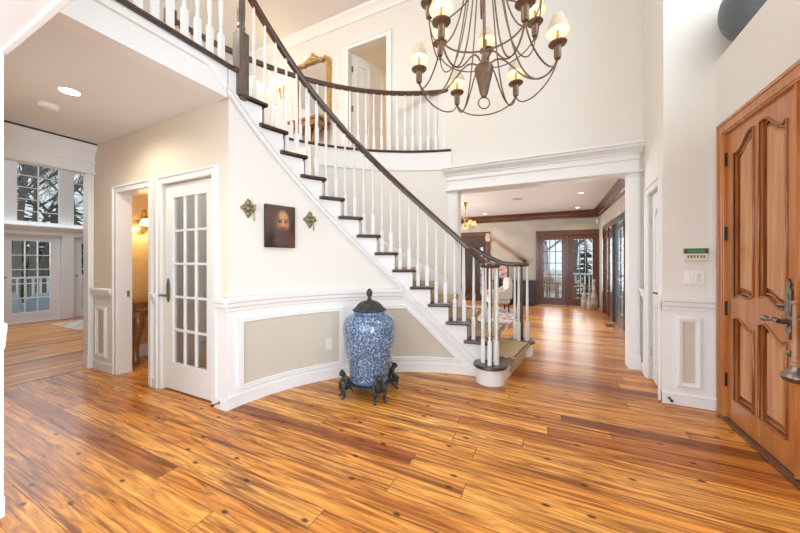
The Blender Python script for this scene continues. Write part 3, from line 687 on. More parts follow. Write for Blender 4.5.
# ------------------------------------------------------------------ hall wainscot, casings
RAILZ = [(0, .83), (.012, .835), (.016, .86), (.030, .875), (.034, .905), (.052, .915), (.056, .945), (.045, .955), (0, .955)]
RAILZ = [(a * .72, b) for a, b in RAILZ]
def flat_wainscot(name, pts, base=True):
    """pts: two points; the room lies to the right of the direction"""
    a, b = Vector((*pts[0], 0)), Vector((*pts[1], 0))
    mb = MB().sweep([(0, 0), (.014, 0), (.014, .9), (0, .9)], [a, b])
    mb.sweep([(.014 + x if x else 0, z) for x, z in RAILZ], [a, b])
    if base: mb.sweep([(0, 0), (.026, 0), (.026, .085), (.03, .09), (.022, .10), (0, .10)], [a, b])
    return struct(mb.build(name, M['white']))
def flat_panel(name, o, ux, w, z0, z1, nrm, m):
    """framed panel on a flat wall, o = lower left corner (x, y), ux = unit vector along the wall"""
    o = Vector((o[0], o[1], 0)); ux = Vector((*ux, 0)); nr = Vector((*nrm, 0)); fr = MB(); t = .042
    def b(u0, u1, za, zb, d0, d1):
        u0 -= JR.uniform(0, .0006); u1 += JR.uniform(0, .0006); za -= JR.uniform(0, .0006); zb += JR.uniform(0, .0006); d1 += JR.uniform(0, .0006)
        vs = [o + ux * u + nr * d + Vector((0, 0, z)) for u, d, z in ((u0, d0, za), (u1, d0, za), (u1, d1, za), (u0, d1, za), (u0, d0, zb), (u1, d0, zb), (u1, d1, zb), (u0, d1, zb))]
        return vs, [(0, 3, 2, 1), (4, 5, 6, 7), (0, 1, 5, 4), (1, 2, 6, 5), (2, 3, 7, 6), (3, 0, 4, 7)]
    for u0, u1, za, zb in ((0, w, z0, z0 + t), (0, w, z1 - t, z1), (0, t, z0, z1), (w - t, w, z0, z1)):
        fr.add(*b(u0, u1, za, zb, 0, .014))
    for u0, u1, za, zb in ((.012, w - .012, z0 + .012, z0 + .024), (.012, w - .012, z1 - .024, z1 - .012), (.012, .024, z0 + .012, z1 - .012), (w - .024, w - .012, z0 + .012, z1 - .012)):
        fr.add(*b(u0, u1, za, zb, .012, .024))
    struct(fr.build(name + '_frame', M['white'], bevel=.003))
    struct(MB().add(*b(t - .004, w - t + .004, z0 + t - .004, z1 - t + .004, 0, .003)).build(name + '_field', m))
flat_wainscot('trim_wainscot_hall', ((XH + .05, Y1), (-4.428, Y1)))
flat_panel('trim_panel_hall', (-4.82, Y1 - .014), (1, 0), .25, .16, .74, (0, -1), M['beige'])
flat_wainscot('trim_wainscot_between', ((-3.622, Y1), (-3.55, Y1)))
flat_wainscot('trim_wainscot_entry', ((.905, 3.55), (1.268, 3.55)))
flat_panel('trim_panel_entry', (1.005, 3.536), (1, 0), .17, .16, .78, (0, -1), M['beige'])
shear(flat_wainscot('trim_wainscot_closet', ((.92, YB - .04), (.92, 4.26))))
# chair rail returning round the left wall's end
RZ2 = [(a * .22, b) for a, b in RAILZ]
nwl = MB().sweep(RZ2, [(-2.45, -1.9, 0), (-2.45, .53, 0)]).sweep(RZ2, [(-2.435, .53, 0), (-2.60, .53, 0)])
nwl.sweep([(0, 0), (.02, 0), (.02, .1), (0, .1)], [(-2.45, -1.9, 0), (-2.45, .53, 0)])
struct(nwl.build('trim_wainscot_left', M['white']))

def casing(name, axis, at, a, b, top, w=.095, face=-1, z0=0.0, m='white'):
    """door casing on a wall: axis of the wall normal, face = side of the room"""
    mb = MB(); d1, d2 = at + face * .020, at + face * .032
    def bb(u0, u1, za, zb, d):
        lo, hi = min(at, d), max(at, d)
        if axis == 'y': mb.box(u0, lo, za, u1, hi, zb)
        else: mb.box(lo, u0, za, hi, u1, zb)
    bb(a - w, a, z0, top + w, d1); bb(b, b + w, z0, top + w, d1); bb(a, b, top, top + w, d1)
    bb(a - w, a - w + .026, z0, top + w, d2); bb(b + w - .026, b + w, z0, top + w, d2); bb(a - w, b + w, top + w - .026, top + w, d2)
    return struct(mb.build(name, M[m], bevel=.004))
casing('trim_casing_powder', 'y', Y1, -4.35, -3.70, 2.03, w=.078)
casing('trim_casing_glazed', 'y', Y1, -3.47, -2.68, 2.03, w=.08)
struct(MB().box(-4.365, Y1 - .005, 0, -4.343, Y1 + .125, 2.03).box(-3.707, Y1 - .005, 0, -3.685, Y1 + .125, 2.03).box(-4.36, Y1 - .005, 2.023, -3.69, Y1 + .125, 2.045).build('trim_jamb_powder', M['white']))
tag(MB().box(-4.345, Y1 + .075, .86, -4.339, Y1 + .10, .93).build('strike_plate', M['chrome']), 'small metal strike plate on the powder room door jamb', 'strike plate')
shear(casing('trim_casing_closet', 'x', .92, 3.66, 4.17, 1.98, w=.085, face=-1))
casing('trim_casing_upper', 'y', YB, -3.18, -2.42, F2 + 2.04, z0=F2)

# ------------------------------------------------------------------ doors
def glazed_leaf(root, w, h, cols, rows, stile, top, bot, m, gl, t=.04, munt=.022, name='leaf', x0=0.0):
    lf = MB()
    lf.box(x0, 0, .008, x0 + stile, t, h).box(x0 + w - stile, 0, .008, x0 + w, t, h)
    lf.box(x0 + stile, 0, .008, x0 + w - stile, t, bot).box(x0 + stile, 0, h - top, x0 + w - stile, t, h)
    gw, gh = w - 2 * stile, h - top - bot
    for i in range(1, cols): x = x0 + stile + gw * i / cols; lf.box(x - munt / 2, .006, bot, x + munt / 2, t - .006, h - top)
    for j in range(1, rows): z = bot + gh * j / rows; lf.box(x0 + stile, .006, z - munt / 2, x0 + w - stile, t - .006, z + munt / 2)
    o = lf.build(name, m, root, bevel=.003)
    MB().box(x0 + stile, t / 2 - .002, bot, x0 + w - stile, t / 2 + .002, h - top).build('glass', gl, o)
    return o
def lever(mb, x, z, d, s=1):
    mb.box(x - .022, -.008, z - .09, x + .022, 0, z + .11)
    mb.tube([(x, -.008, z), (x, -.05, z)], .009, 8); mb.tube([(x, -.05, z), (x + s * .04, -.055, z + .006), (x + s * .10, -.052, z - .006)], [.010, .008, .007], 8)
# glazed interior door to the closet, hinges on the right
d1 = sempty('door_1', (-3.46, Y1 + .02, 0))
glazed_leaf(d1, .77, 2.02, 3, 5, .12, .13, .27, M['white'], M['glass_in'])
hb = MB(); hb.prism([(.055 + .026 * cos(t * pi / 8) * (1 if abs(sin(t * pi / 8)) < .8 else .8), .98 + .12 * sin(t * pi / 8)) for t in range(16)], -.01, 0, 'y')
hb.tube([(.055, -.01, .93), (.055, -.05, .93)], .010, 8); hb.tube([(.055, -.05, .93), (.03, -.055, .938), (-.01, -.05, .925), (-.04, -.045, .93)], [.011, .009, .008, .007], 8)
hb.build('handle', M['pewter'], d1, smooth='auto')
for z in (.28, .98, 1.75): MB().box(.765, -.012, z - .045, .785, .004, z + .045).build('hinge', M['pewter'], d1)
# closet door on the right, seen at a slant
d2 = sempty('door_2', (.945 + .042, 4.165, 0), radians(-90 + -3.73))
dl = MB(); holed(dl, rect(0, .495, .01, 1.975), [rect(.09, .405, .16, .80), [(.09, .98), (.405, .98), (.405, 1.74), (.33, 1.80), (.165, 1.80), (.09, 1.74)]], 0, .04)
dl.build('leaf', M['white'], d2, bevel=.004)
pn = MB().box(.08, .018, .15, .415, .03, .81).box(.08, .018, .97, .415, .03, 1.81).box(.125, .008, .2, .37, .02, .76).box(.125, .008, 1.02, .37, .02, 1.70); pn.build('panel', M['white'], d2, bevel=.006)
hl = MB(); lever(hl, .44, .96, 0, -1); hl.build('handle', M['pewter'], d2, smooth='auto')
for z in (.30, 1.70, ): MB().box(-.012, -.012, z - .045, .012, .004, z + .045).build('hinge', M['chrome'], d2)
# upper bedroom door standing open
d3 = sempty('door_3', (-3.17, YB + .10, F2), radians(62))
dl = MB(); holed(dl, rect(0, .74, .01, 2.03), [rect(.11, .33, .2, .85), rect(.41, .63, .2, .85), rect(.11, .33, 1.0, 1.85), rect(.41, .63, 1.0, 1.85)], 0, .04)
dl.build('leaf', M['white'], d3, bevel=.004); MB().box(.1, .012, .18, .64, .028, 1.87).build('panel', M['white'], d3)
for z in (.3, 1.05, 1.75): MB().box(-.016, -.012, z - .05, .012, .01, z + .05).build('hinge', M['pewter'], d3)

# entry door, double leaves of amber wood
def wv(za, zb, amp):
    def f(t):
        q = t * t * (3 - 2 * t); return za + (zb - za) * q + amp * .5 * sin(2 * pi * t)
    return f
def panel_poly(pd, d, n=18):
    xa, xb, fb, ft = pd; xs = [xa + d + (xb - xa - 2 * d) * i / n for i in range(n + 1)]
    return [(x, fb((x - xa) / (xb - xa)) + d) for x in xs] + [(x, ft((x - xa) / (xb - xa)) - d) for x in xs[::-1]]
def inset(poly, d):
    n = len(poly); out = []
    area_ = sum(poly[i][0] * poly[(i + 1) % n][1] - poly[(i + 1) % n][0] * poly[i][1] for i in range(n)); sg = 1 if area_ > 0 else -1
    for i in range(n):
        p0, p1, p2 = Vector(poly[i - 1]), Vector(poly[i]), Vector(poly[(i + 1) % n])
        e1 = (p1 - p0).normalized(); e2 = (p2 - p1).normalized(); n1 = Vector((-e1.y, e1.x)) * sg; n2 = Vector((-e2.y, e2.x)) * sg
        b = (n1 + n2); b = b / max(.3, b.length_squared) * 2
        out.append((p1.x + b.x * d, p1.y + b.y * d))
    return out
def entry_leaf(root, mirror=False):
    w = .815; f = (lambda x: w - x) if mirror else (lambda x: x)
    flat = lambda z: (lambda t: z)
    pds = [(.125, .375, wv(.985, 1.02, .035), wv(2.10, 2.205, -.02)), (.445, .715, wv(1.02, .985, .035), wv(2.205, 2.12, .035)),
           (.125, .375, flat(.195), wv(.82, .775, .035)), (.445, .715, flat(.195), wv(.83, .775, .035))]
    polys = [[[(f(x), z) for x, z in panel_poly(pd, d)] for d in (0, .014, .030, .058, -.003, .046)] for pd in pds]
    fr = MB(); holed(fr, rect(0, w, .02, 2.29), [p[0] for p in polys], 0, .05); leaf = fr.build('leaf', M['cherry'], root)
    for p in polys:
        n = len(p[0]); pb = MB()
        vs = [(x, .036, z) for x, z in p[0]] + [(x, .034, z) for x, z in p[1]] + [(x, .032, z) for x, z in p[2]] + [(x, .010, z) for x, z in p[3]]
        fs = [(r * n + i, r * n + (i + 1) % n, (r + 1) * n + (i + 1) % n, (r + 1) * n + i) for r in range(3) for i in range(n)]
        h = n // 2
        fs += [(3 * n + i, 3 * n + i + 1, 3 * n + n - 2 - i, 3 * n + n - 1 - i) for i in range(h - 1)]
        pb.add(vs, fs); pb.build('panel', M['cherry2'], root)
        MB().tube([(x, -.002, z) for x, z in p[4]], .008, 6, True).build('moulding', M['cherry_dark'], root, smooth=True)
        MB().tube([(x, .026, z) for x, z in p[1]], .013, 6, True).build('moulding', M['cherry_dark'], root, smooth=True)
ed = sempty('door_4', (XR + .012, 3.405, 0), radians(-90))
entry_leaf(ed)
for z in (.317, .889, 1.486, 2.082):
    MB().box(-.010, -.014, z - .055, .022, .004, z + .055).lathe([(.009, -.06), (.009, .06)], (.0, -.012), 8, z).build('hinge', M['black_metal'], ed)
ha = MB()
ha.prism([(.748, .80), (.764, .82), (.758, .835), (.776, .85), (.776, 1.09), (.760, 1.11), (.766, 1.13), (.748, 1.16), (.730, 1.13), (.736, 1.11), (.722, 1.09), (.722, .85), (.738, .835), (.732, .82)], -.012, 0, 'y')
ha.prism([(.748 + .018 * cos(t * pi / 6), .975 + .10 * sin(t * pi / 6)) for t in range(12)], -.018, -.01, 'y')
ha.tube([(.748, -.012, .905), (.748, -.05, .905)], .014, 10)
ha.tube([(.748, -.05, .905), (.715, -.054, .915), (.675, -.052, .905), (.635, -.048, .898), (.615, -.046, .902)], [.014, .012, .009, .010, .015], 10)
ha.lathe([(0, -.02), (.016, -.012), (.020, 0), (.016, .012), (0, .02)], (.603, -.046), 12, .902)
ha.tube([(.718, -.0, 1.0), (.705, -.03, 1.0), (.70, -.03, 1.0)], .012, 8)
ha.build('handle', M['pewter'], ed, smooth='auto')
MB().lathe([(0, 0), (.018, .004), (.02, .012), (0, .02)], (0, 0), 12).xf(Matrix.Translation((.752, 0, .72)) @ Matrix.Rotation(radians(90), 4, 'X')).build('deadbolt', M['pewter'], ed)
ed2 = sempty('door_5', (XR + .012, 2.585, 0), radians(-90)); entry_leaf(ed2, True)
h2 = MB().box(.03, -.012, .82, .075, 0, 1.16).tube([(.052, -.012, .945), (.052, -.06, .945)], .012, 8).tube([(.052, -.06, .945), (.10, -.07, .945), (.19, -.075, .95)], [.013, .012, .010], 8)
h2.build('handle', M['pewter'], ed2, smooth='auto')
struct(MB().box(XR - .005, 2.578, .02, XR + .02, 2.592, 2.29).build('trim_astragal', M['cherry']))
# entry casing and sill
ec = MB()
ec.box(XR - .020, 3.405, 0, XR, 3.452, 2.37).box(XR - .028, 3.44, 0, XR, 3.462, 2.385).box(XR - .012, 3.392, 0, XR + .06, 3.412, 2.31)
ec.box(XR - .020, 1.65, 2.297, XR, 3.452, 2.37).box(XR - .028, 1.65, 2.358, XR, 3.462, 2.385).box(XR - .012, 1.65, 2.285, XR + .06, 3.405, 2.305)
struct(ec.build('trim_entry_casing', M['cherry'], bevel=.005))
struct(MB().box(XR - .035, 1.65, 0, XR + .12, 3.41, .016).build('trim_entry_sill', M['mahog'], bevel=.005))
struct(MB().box(XR + .07, 1.7, 0, XR + .10, 3.45, 2.4).build('wall_entry_backing', M['mahog']))

# far French doors of mahogany
fd = sempty('door_6', (-.28, 10.1, 0))
MB().box(-.10, -.035, 0, .0, .03, 2.15).box(1.46, -.035, 0, 1.56, .03, 2.15).box(-.10, -.035, 2.03, 1.56, .05, 2.17).box(.70, -.03, 0, .76, .05, 2.05).build('frame', M['mahog'], fd, bevel=.006)
glazed_leaf(fd, .70, 2.04, 3, 5, .12, .14, .22, M['mahog'], M['glass'], x0=.0)
glazed_leaf(fd, .70, 2.04, 3, 5, .12, .14, .22, M['mahog'], M['glass'], x0=.76)
# dark glazed doors on the far room's right wall
for i, (yy, lw_) in enumerate(((9.18, .52), (7.90, .94))):
    rd = sempty('door_%d' % (7 + i), (1.23, yy, 0), radians(-90)); mm = M['mahog'] if i == 0 else M['steel_dark']; T = 2 * lw_ + .12
    MB().box(-.05, -.045, 0, .04, .06, 2.14).box(T - .04, -.045, 0, T + .05, .06, 2.14).box(-.05, -.045, 2.035, T + .05, .06, 2.16).box(T / 2 - .02, -.02, 0, T / 2 + .02, .06, 2.06).build('frame', mm, rd, bevel=.006)
    glazed_leaf(rd, lw_, 2.05, 2, 5, .09, .14, .24, mm, M['glass'], x0=.04)
    glazed_leaf(rd, lw_, 2.05, 2, 5, .09, .14, .24, mm, M['glass'], x0=T / 2 + .02)
    hl = MB(); lever(hl, T / 2 - .05, 1.0, 0, -1); hl.build('handle', M['black_metal'], rd, smooth='auto')
# dark framed doorway at the far room's left
bd = sempty('door_9', (-2.8, 10.1, 0))
MB().box(-.11, -.035, 0, .0, .15, 2.2).box(.98, -.035, 0, 1.09, .15, 2.2).box(-.11, -.035, 2.08, 1.09, .15, 2.22).build('frame', M['mahog'], bd, bevel=.006)
glazed_leaf(bd, .97, 2.09, 3, 5, .10, .36, .22, M['dark'], M['glass'], t=.05)
struct(MB().box(-3.4, 10.55, 0, -2.12, 10.65, 2.6).build('dark_glass_backing', M['dark']))  # dark backing box added to blacken part of the glass

# ------------------------------------------------------------------ living room windows and doors
for i, yy in enumerate((1.12, 2.08, 3.12)):
    ld = sempty('door_%d' % (10 + i), (-9.83, yy, 0), radians(90))
    glazed_leaf(ld, .84, 1.80, 3, 5, .15, .10, .21, M['white'], M['glass'], munt=.018)
    MB().lathe([(0, 0), (.02, .01), (.02, .03), (0, .04)], (0, 0), 10).xf(Matrix.Translation((.06, 0, .95)) @ Matrix.Rotation(radians(90), 4, 'X')).build('knob', M['brass'], ld)
for i, (ya, yb) in enumerate(((1.30, 1.85), (2.26, 2.93), (3.10, 3.75))):
    wd = sempty('window_%d' % (1 + i), (-9.82, ya, 2.08), radians(90))
    w = yb - ya; f_ = MB().box(-.06, -.03, -.06, .03, .05, 1.75).box(w - .03, -.03, -.06, w + .06, .05, 1.75).box(-.06, -.03, -.06, w + .06, .05, .03).box(-.06, -.03, 1.69, w + .06, .05, 1.78)
    for j in range(1, 7): f_.box(0, 0, 1.72 * j / 7 - .008, w, .03, 1.72 * j / 7 + .008)
    f_.box(w / 2 - .009, 0, 0, w / 2 + .009, .03, 1.72)
    f_.build('frame', M['white'], wd); MB().box(0, .012, 0, w, .016, 1.72).build('glass', M['glass'], wd)
# window above the entry
wd = sempty('window_4', (2.25, 3.2, 3.2), radians(-90))
f_ = MB().box(-.06, -.03, -.06, .04, .08, 2.06).box(2.61, -.03, -.06, 2.71, .08, 2.06).box(-.06, -.03, -.06, 2.71, .08, .04).box(-.06, -.03, 1.96, 2.71, .08, 2.06)
for j in (1, 2, 3): f_.box(2.65 * j / 4 - .012, .02, 0, 2.65 * j / 4 + .012, .05, 2)
for j in (1, 2, 3): f_.box(0, .02, 2 * j / 4 - .012, 2.65, .05, 2 * j / 4 + .012)
f_.build('frame', M['white'], wd); MB().box(0, .03, 0, 2.65, .034, 2).build('glass', M['glass'], wd)

# ------------------------------------------------------------------ ginger jar on its bronze stand
jb = Vector((-1.575, 2.575, 0)); ZJ = .125
stand = thing('jar_stand', 'dark bronze stand with crouching monkey feet under the blue jar', 'stand', jb)
MB().lathe([(0, 0), (.20, 0), (.212, .008), (.212, .018), (.19, .022), (0, .022)], (0, 0), 32, ZJ - .022).build('ring', M['bronze'], stand, smooth='auto')
def skin_mesh(name, joints, edges, sub=2):
    me = bpy.data.meshes.new(name); me.from_pydata([j[:3] for j in joints], edges, [])
    o = bpy.data.objects.new(name, me); COL.objects.link(o)
    sk = o.modifiers.new('skin', 'SKIN'); sk.use_smooth_shade = True
    for i, j in enumerate(joints):
        sv = me.skin_vertices[0].data[i]; sv.radius = (j[3], j[3]); sv.use_root = (i == 0)
    ss = o.modifiers.new('sub', 'SUBSURF'); ss.levels = sub; ss.render_levels = sub
    dg = bpy.context.evaluated_depsgraph_get(); dg.update()
    res = bpy.data.meshes.new_from_object(o.evaluated_get(dg)); bpy.data.objects.remove(o)
    for p in res.polygons: p.use_smooth = True
    return res
# crouching figure facing +x, back to the stand
J = [(-.004, 0, .085, .022), (.004, 0, .125, .026), (.014, 0, .155, .020), (.024, 0, .178, .016), (.036, 0, .204, .033), (.064, 0, .196, .019),
     (.008, .030, .150, .012), (.030, .048, .118, .013), (.056, .046, .096, .013),
     (.008, -.030, .150, .012), (.030, -.048, .118, .013), (.056, -.046, .096, .013),
     (.004, .024, .080, .017), (.052, .038, .086, .014), (.030, .036, .034, .011), (.032, .036, .010, .010), (.058, .042, .007, .008),
     (.004, -.024, .080, .017), (.052, -.038, .086, .014), (.030, -.036, .034, .011), (.032, -.036, .010, .010), (.058, -.042, .007, .008),
     (-.030, 0, .066, .008), (-.044, .012, .034, .006)]
Eg = [(0, 1), (1, 2), (2, 3), (3, 4), (4, 5), (2, 6), (6, 7), (7, 8), (2, 9), (9, 10), (10, 11), (0, 12), (12, 13), (13, 14), (14, 15), (15, 16), (0, 17), (17, 18), (18, 19), (19, 20), (20, 21), (0, 22), (22, 23)]
mk = skin_mesh('monkey_foot', J, Eg); mk.materials.append(M['bronze'])
base_ang = math.degrees(atan2(-jb.y, -jb.x))
for t in (-70, 20, 110, 200):
    o = bpy.data.objects.new('monkey_foot', mk); COL.objects.link(o); o.parent = stand
    ang = radians(base_ang + t); o.location = (.222 * cos(ang), .222 * sin(ang), 0); o.rotation_euler = (0, 0, ang); o.scale = (1.2, 1.25, 1.12)
    e = MB()
    e.lathe([(0, -.006), (.006, 0), (0, .006)], (0, 0), 8); hd_ = MB()
    for sy in (-1, 1):
        e2 = MB().lathe([(0, -.008), (.009, -.003), (.010, .003), (0, .008)], (.030, sy * .035), 8, .212); hd_.add(e2.v, e2.f)
    hd_.build('ear', M['bronze'], o, smooth=True)
jar = thing('ginger_jar', 'large blue and white porcelain jar with a dark bronze lid', 'jar', jb + Vector((0, 0, ZJ)))
JH = .905
prof = [(0, 0), (.178, 0), (.186, .012), (.186, .04), (.192, .09), (.208, .18), (.226, .30), (.243, .42), (.251, .50), (.252, .56), (.244, .62), (.224, .665), (.190, .695), (.156, .708), (.150, .72), (.152, .735), (0, .735)]
prof = [(a, b * JH) for a, b in prof]
def smooth_prof(p, n=4):
    out = []
    for i in range(len(p) - 1):
        p0 = p[max(i - 1, 0)]; p1 = p[i]; p2 = p[i + 1]; p3 = p[min(i + 2, len(p) - 1)]
        for k in range(n):
            t = k / n
            out.append(tuple(max(0, .5 * ((2 * b) + (-a + c) * t + (2 * a - 5 * b + 4 * c - d) * t * t + (-a + 3 * b - 3 * c + d) * t ** 3)) if j == 0 else .5 * ((2 * b) + (-a + c) * t + (2 * a - 5 * b + 4 * c - d) * t * t + (-a + 3 * b - 3 * c + d) * t ** 3) for j, (a, b, c, d) in enumerate(zip(p0, p1, p2, p3))))
    out.append(p[-1]); return out
MB().lathe(prof[:2] + smooth_prof(prof[1:-1], 3) + [prof[-1]], (0, 0), 56).build('body', M['porcelain'], jar, smooth='auto')
lid = MB().lathe([(a, b * JH) for a, b in [(0, .735), (.150, .735), (.160, .738), (.164, .746), (.152, .756), (.136, .770), (.116, .800), (.084, .828), (.045, .842), (.022, .846), (.020, .856), (.026, .862), (.016, .872), (.014, .884), (.024, .895), (.030, .915), (.027, .94), (.015, .962), (0, .975)]], (0, 0), 36)
lid.build('lid', M['bronze'], jar, smooth='auto')

# ------------------------------------------------------------------ portrait and sconces on the curved wall
def wall_frame(a, z, off=0.0):
    """matrix: local x along the wall (to the right as seen from the foyer), y into the wall, z up"""
    p = P(RI - off, a, z); yv = Vector((cos(radians(a)), sin(radians(a)), 0)); zv = Vector((0, 0, 1)); xv = yv.cross(zv)
    return Matrix(((xv.x, yv.x, 0, p.x), (xv.y, yv.y, 0, p.y), (0, 0, 1, p.z), (0, 0, 0, 1)))
pm = wall_frame(161.7, 1.40, .045)
pic = thing('portrait_painting', 'unframed dark painting of a bearded old man on the curved wall', 'painting'); pic.matrix_world = pm
MB().box(-.148, 0, 0, .148, .03, .405).build('canvas', mat('dark_canvas_edge', (.06, .035, .025), .8), pic)
def sm(e0, e1, x): t = max(0, min(1, (x - e0) / (e1 - e0))); return t * t * (3 - 2 * t)
def lerp(a, b, t): return tuple(x + (y - x) * t for x, y in zip(a, b))
def el(x, y, cx, cy, rx, ry, soft=.35): return 1 - sm(1 - soft, 1 + soft, math.sqrt(((x - cx) / rx) ** 2 + ((y - cy) / ry) ** 2))
def paint(x, y):
    """x 0..1 from the left, y 0..1 from the top"""
    rnd = random.uniform(-.012, .012)
    c = lerp((.095, .06, .048), (.04, .026, .024), sm(.2, .9, x * .4 + y * .7))
    c = lerp(c, (.03, .022, .022), el(x, y, .5, .98, .62, .36))                        # dark robe
    c = lerp(c, (.15, .055, .035), el(x, y, .86, .88, .20, .24, .6) * .7)               # reddish sleeve
    hh_ = .8 + .25 * sin(x * 70 + y * 30) + random.uniform(-.12, .12)
    c = lerp(c, (.12 * hh_, .092 * hh_, .076 * hh_), max(el(x, y, .36, .36, .14, .26, .5), el(x, y, .52, .14, .20, .07, .6) * .8))                    # hair at the left
    c = lerp(c, (.085, .058, .045), el(x, y, .77, .36, .09, .22, .5))                   # hair at the right
    c = lerp(c, (.34, .165, .095), el(x, y, .565, .385, .20, .26, .22))                 # face
    c = lerp(c, (.50, .29, .175), el(x, y, .58, .245, .12, .08, .9))                     # brow
    c = lerp(c, (.46, .19, .10), el(x, y, .685, .455, .075, .075, .9) * .9)             # cheeks
    c = lerp(c, (.42, .18, .10), el(x, y, .455, .455, .07, .075, .9) * .8)
    c = lerp(c, (.16, .08, .05), el(x, y, .40, .33, .05, .16, .8) * .8)                 # shaded temple
    c = lerp(c, (.06, .033, .026), el(x, y, .475, .385, .06, .022, .7)); c = lerp(c, (.06, .033, .026), el(x, y, .665, .385, .055, .022, .7))  # eyes
    c = lerp(c, (.15, .08, .05), el(x, y, .47, .335, .085, .016, .7) * .9); c = lerp(c, (.15, .08, .05), el(x, y, .67, .335, .075, .016, .7) * .9)
    c = lerp(c, (.55, .30, .18), el(x, y, .582, .42, .028, .10, .8)); c = lerp(c, (.17, .07, .045), el(x, y, .60, .515, .05, .016, .8))   # nose
    b = max(el(x, y, .53, .66, .24, .14, .5), el(x, y, .50, .80, .22, .20, .5))
    hb_ = .75 + .12 * sin(x * 85 + 2.2 * sin(y * 9) + 3 * x * y) + random.uniform(-.12, .12)
    c = lerp(c, (.115 * hb_, .078 * hb_, .060 * hb_), b)   # beard
    c = lerp(c, (.13, .085, .066), el(x, y, .59, .55, .15, .028, .7) * .9)              # moustache
    c = lerp(c, (.22, .07, .05), el(x, y, .595, .585, .05, .012, .8) * .8)              # mouth
    return tuple(max(.004, v * 1.12 + .002 + rnd * (.4 + 4 * v)) for v in c)
nx, ny = 60, 80; vs = []; fs = []
for j in range(ny + 1):
    for i in range(nx + 1): vs.append((-.147 + .294 * i / nx, -.0015, .404 - .403 * j / ny))
for j in range(ny):
    for i in range(nx): a = j * (nx + 1) + i; fs.append((a, a + 1, a + nx + 2, a + nx + 1))
pmat = bpy.data.materials.new('oil_paint'); pmat.use_nodes = True; nt = pmat.node_tree; at = nt.nodes.new('ShaderNodeAttribute'); at.attribute_name = 'paint'
nt.links.new(at.outputs['Color'], nt.nodes['Principled BSDF'].inputs['Base Color']); nt.nodes['Principled BSDF'].inputs['Roughness'].default_value = .6; nt.nodes['Principled BSDF'].inputs['Specular IOR Level'].default_value = .12
pf = MB().add(vs, fs).build('painted_face', pmat, pic)
ca = pf.data.color_attributes.new('paint', 'FLOAT_COLOR', 'POINT')
for i, v in enumerate(vs): ca.data[i].color = (*paint((v[0] + .147) / .294, (.404 - v[2]) / .403), 1)

def wall_sconce(a, z, label):
    t = thing('wall_sconce', label, 'sconce', group='gilt candle sconces'); t.matrix_world = wall_frame(a, z, 0) @ Matrix.Scale(.78, 4)
    b = MB()
    for i in range(4):
        th = i * pi / 2
        cx, cz = .052 * cos(th), .062 * sin(th)
        b.add(*_disc(cx, cz, .036, .030)); b.add(*_disc(cx * 1.55, cz * 1.55, .018, .018))
        b.add(*_disc(.045 * cos(th + pi / 4), .05 * sin(th + pi / 4), .026, .022))
        b.tube([(.03 * cos(q) * .8 + cx, -.022, .03 * sin(q) + cz) for q in [k * pi / 5 for k in range(10)]], .006, 5, True)
    b.add(*_disc(0, 0, .040, .034))
    b.build('backplate', M['gilt_old'], t, smooth='auto')
    ar = MB().tube([(0, -.02, 0), (.01, -.06, -.02), (.012, -.10, -.01), (.012, -.11, .02)], .007, 8)
    ar.lathe([(.005, 0), (.024, .008), (.026, .014), (.012, .014), (.012, .03), (.010, .03)], (.012, -.11), 12, .01)
    ar.tube([(.012, -.11, .01), (.012, -.11, -.05), (.014, -.11, -.12)], [.011, .008, .009], 8)
    ar.lathe([(0, -.16), (.008, -.15), (.011, -.135), (.005, -.12), (.010, -.10), (.006, -.08)], (.014, -.11), 8)
    ar.build('arm', M['gilt_old'], t, smooth='auto')
    MB().lathe([(.0095, 0), (.0095, .085), (.004, .09)], (.012, -.11), 10, .03).build('candle', M['candle'], t, smooth='auto')
    return t
def _disc(cx, cz, r, d, n=12):
    vs = [(cx + r * cos(2 * pi * i / n), 0, cz + r * sin(2 * pi * i / n)) for i in range(n)] + [(cx + r * .6 * cos(2 * pi * i / n), -d * .7, cz + r * .6 * sin(2 * pi * i / n)) for i in range(n)] + [(cx, -d, cz)]
    fs = [(i, (i + 1) % n, n + (i + 1) % n, n + i) for i in range(n)] + [(n + i, n + (i + 1) % n, 2 * n) for i in range(n)]
    return vs, fs
wall_sconce(171.0, 1.745, 'gilt candle sconce to the left of the bearded portrait')
wall_sconce(151.6, 1.70, 'gilt candle sconce to the right of the bearded portrait')

# outlets, switches, keypad, stops
ou = thing('outlet', 'ivory wall outlet in the curved beige panel left of the jar', 'outlet'); ou.matrix_world = wall_frame(145.4, .38, .018)
MB().box(-.036, -.006, -.058, .036, 0, .058).build('plate', M['ivory'], ou, bevel=.003)
for dz in (.024, -.024): MB().prism([(.017 * cos(t * pi / 6), dz + .015 * sin(t * pi / 6)) for t in range(12)], -.009, -.005, 'y').build('socket', M['ivory'], ou)
kp = thing('alarm_keypad', 'beige alarm keypad with a green display beside the entry door', 'keypad', (1.137, 3.55, 1.325))
MB().box(-.078, -.028, -.055, .078, 0, .055).build('case', M['ivory'], kp, bevel=.006)
MB().box(-.079, -.030, .008, .079, -.004, .052).build('bezel', mat('dark_green_bezel', (.05, .075, .06), .4), kp, bevel=.002)
MB().box(-.058, -.0315, .016, .058, -.0295, .042).build('display', mat('green_display', (.06, .20, .07), .3, emit=(.12, .45, .16), estr=.06), kp)
for i in range(6):
    MB().box(-.060 + i * .021, -.031, -.030, -.048 + i * .021, -.027, -.006).build('key', mat('grey_key', (.20, .18, .15), .5) if i == 0 else bpy.data.materials['grey_key'], kp)
sp_ = thing('light_switch', 'double white switch plate under the alarm keypad', 'switch', (1.13, 3.55, 1.125))
MB().box(-.066, -.011, -.058, .066, 0, .058).build('plate', M['whitep'], sp_, bevel=.003)
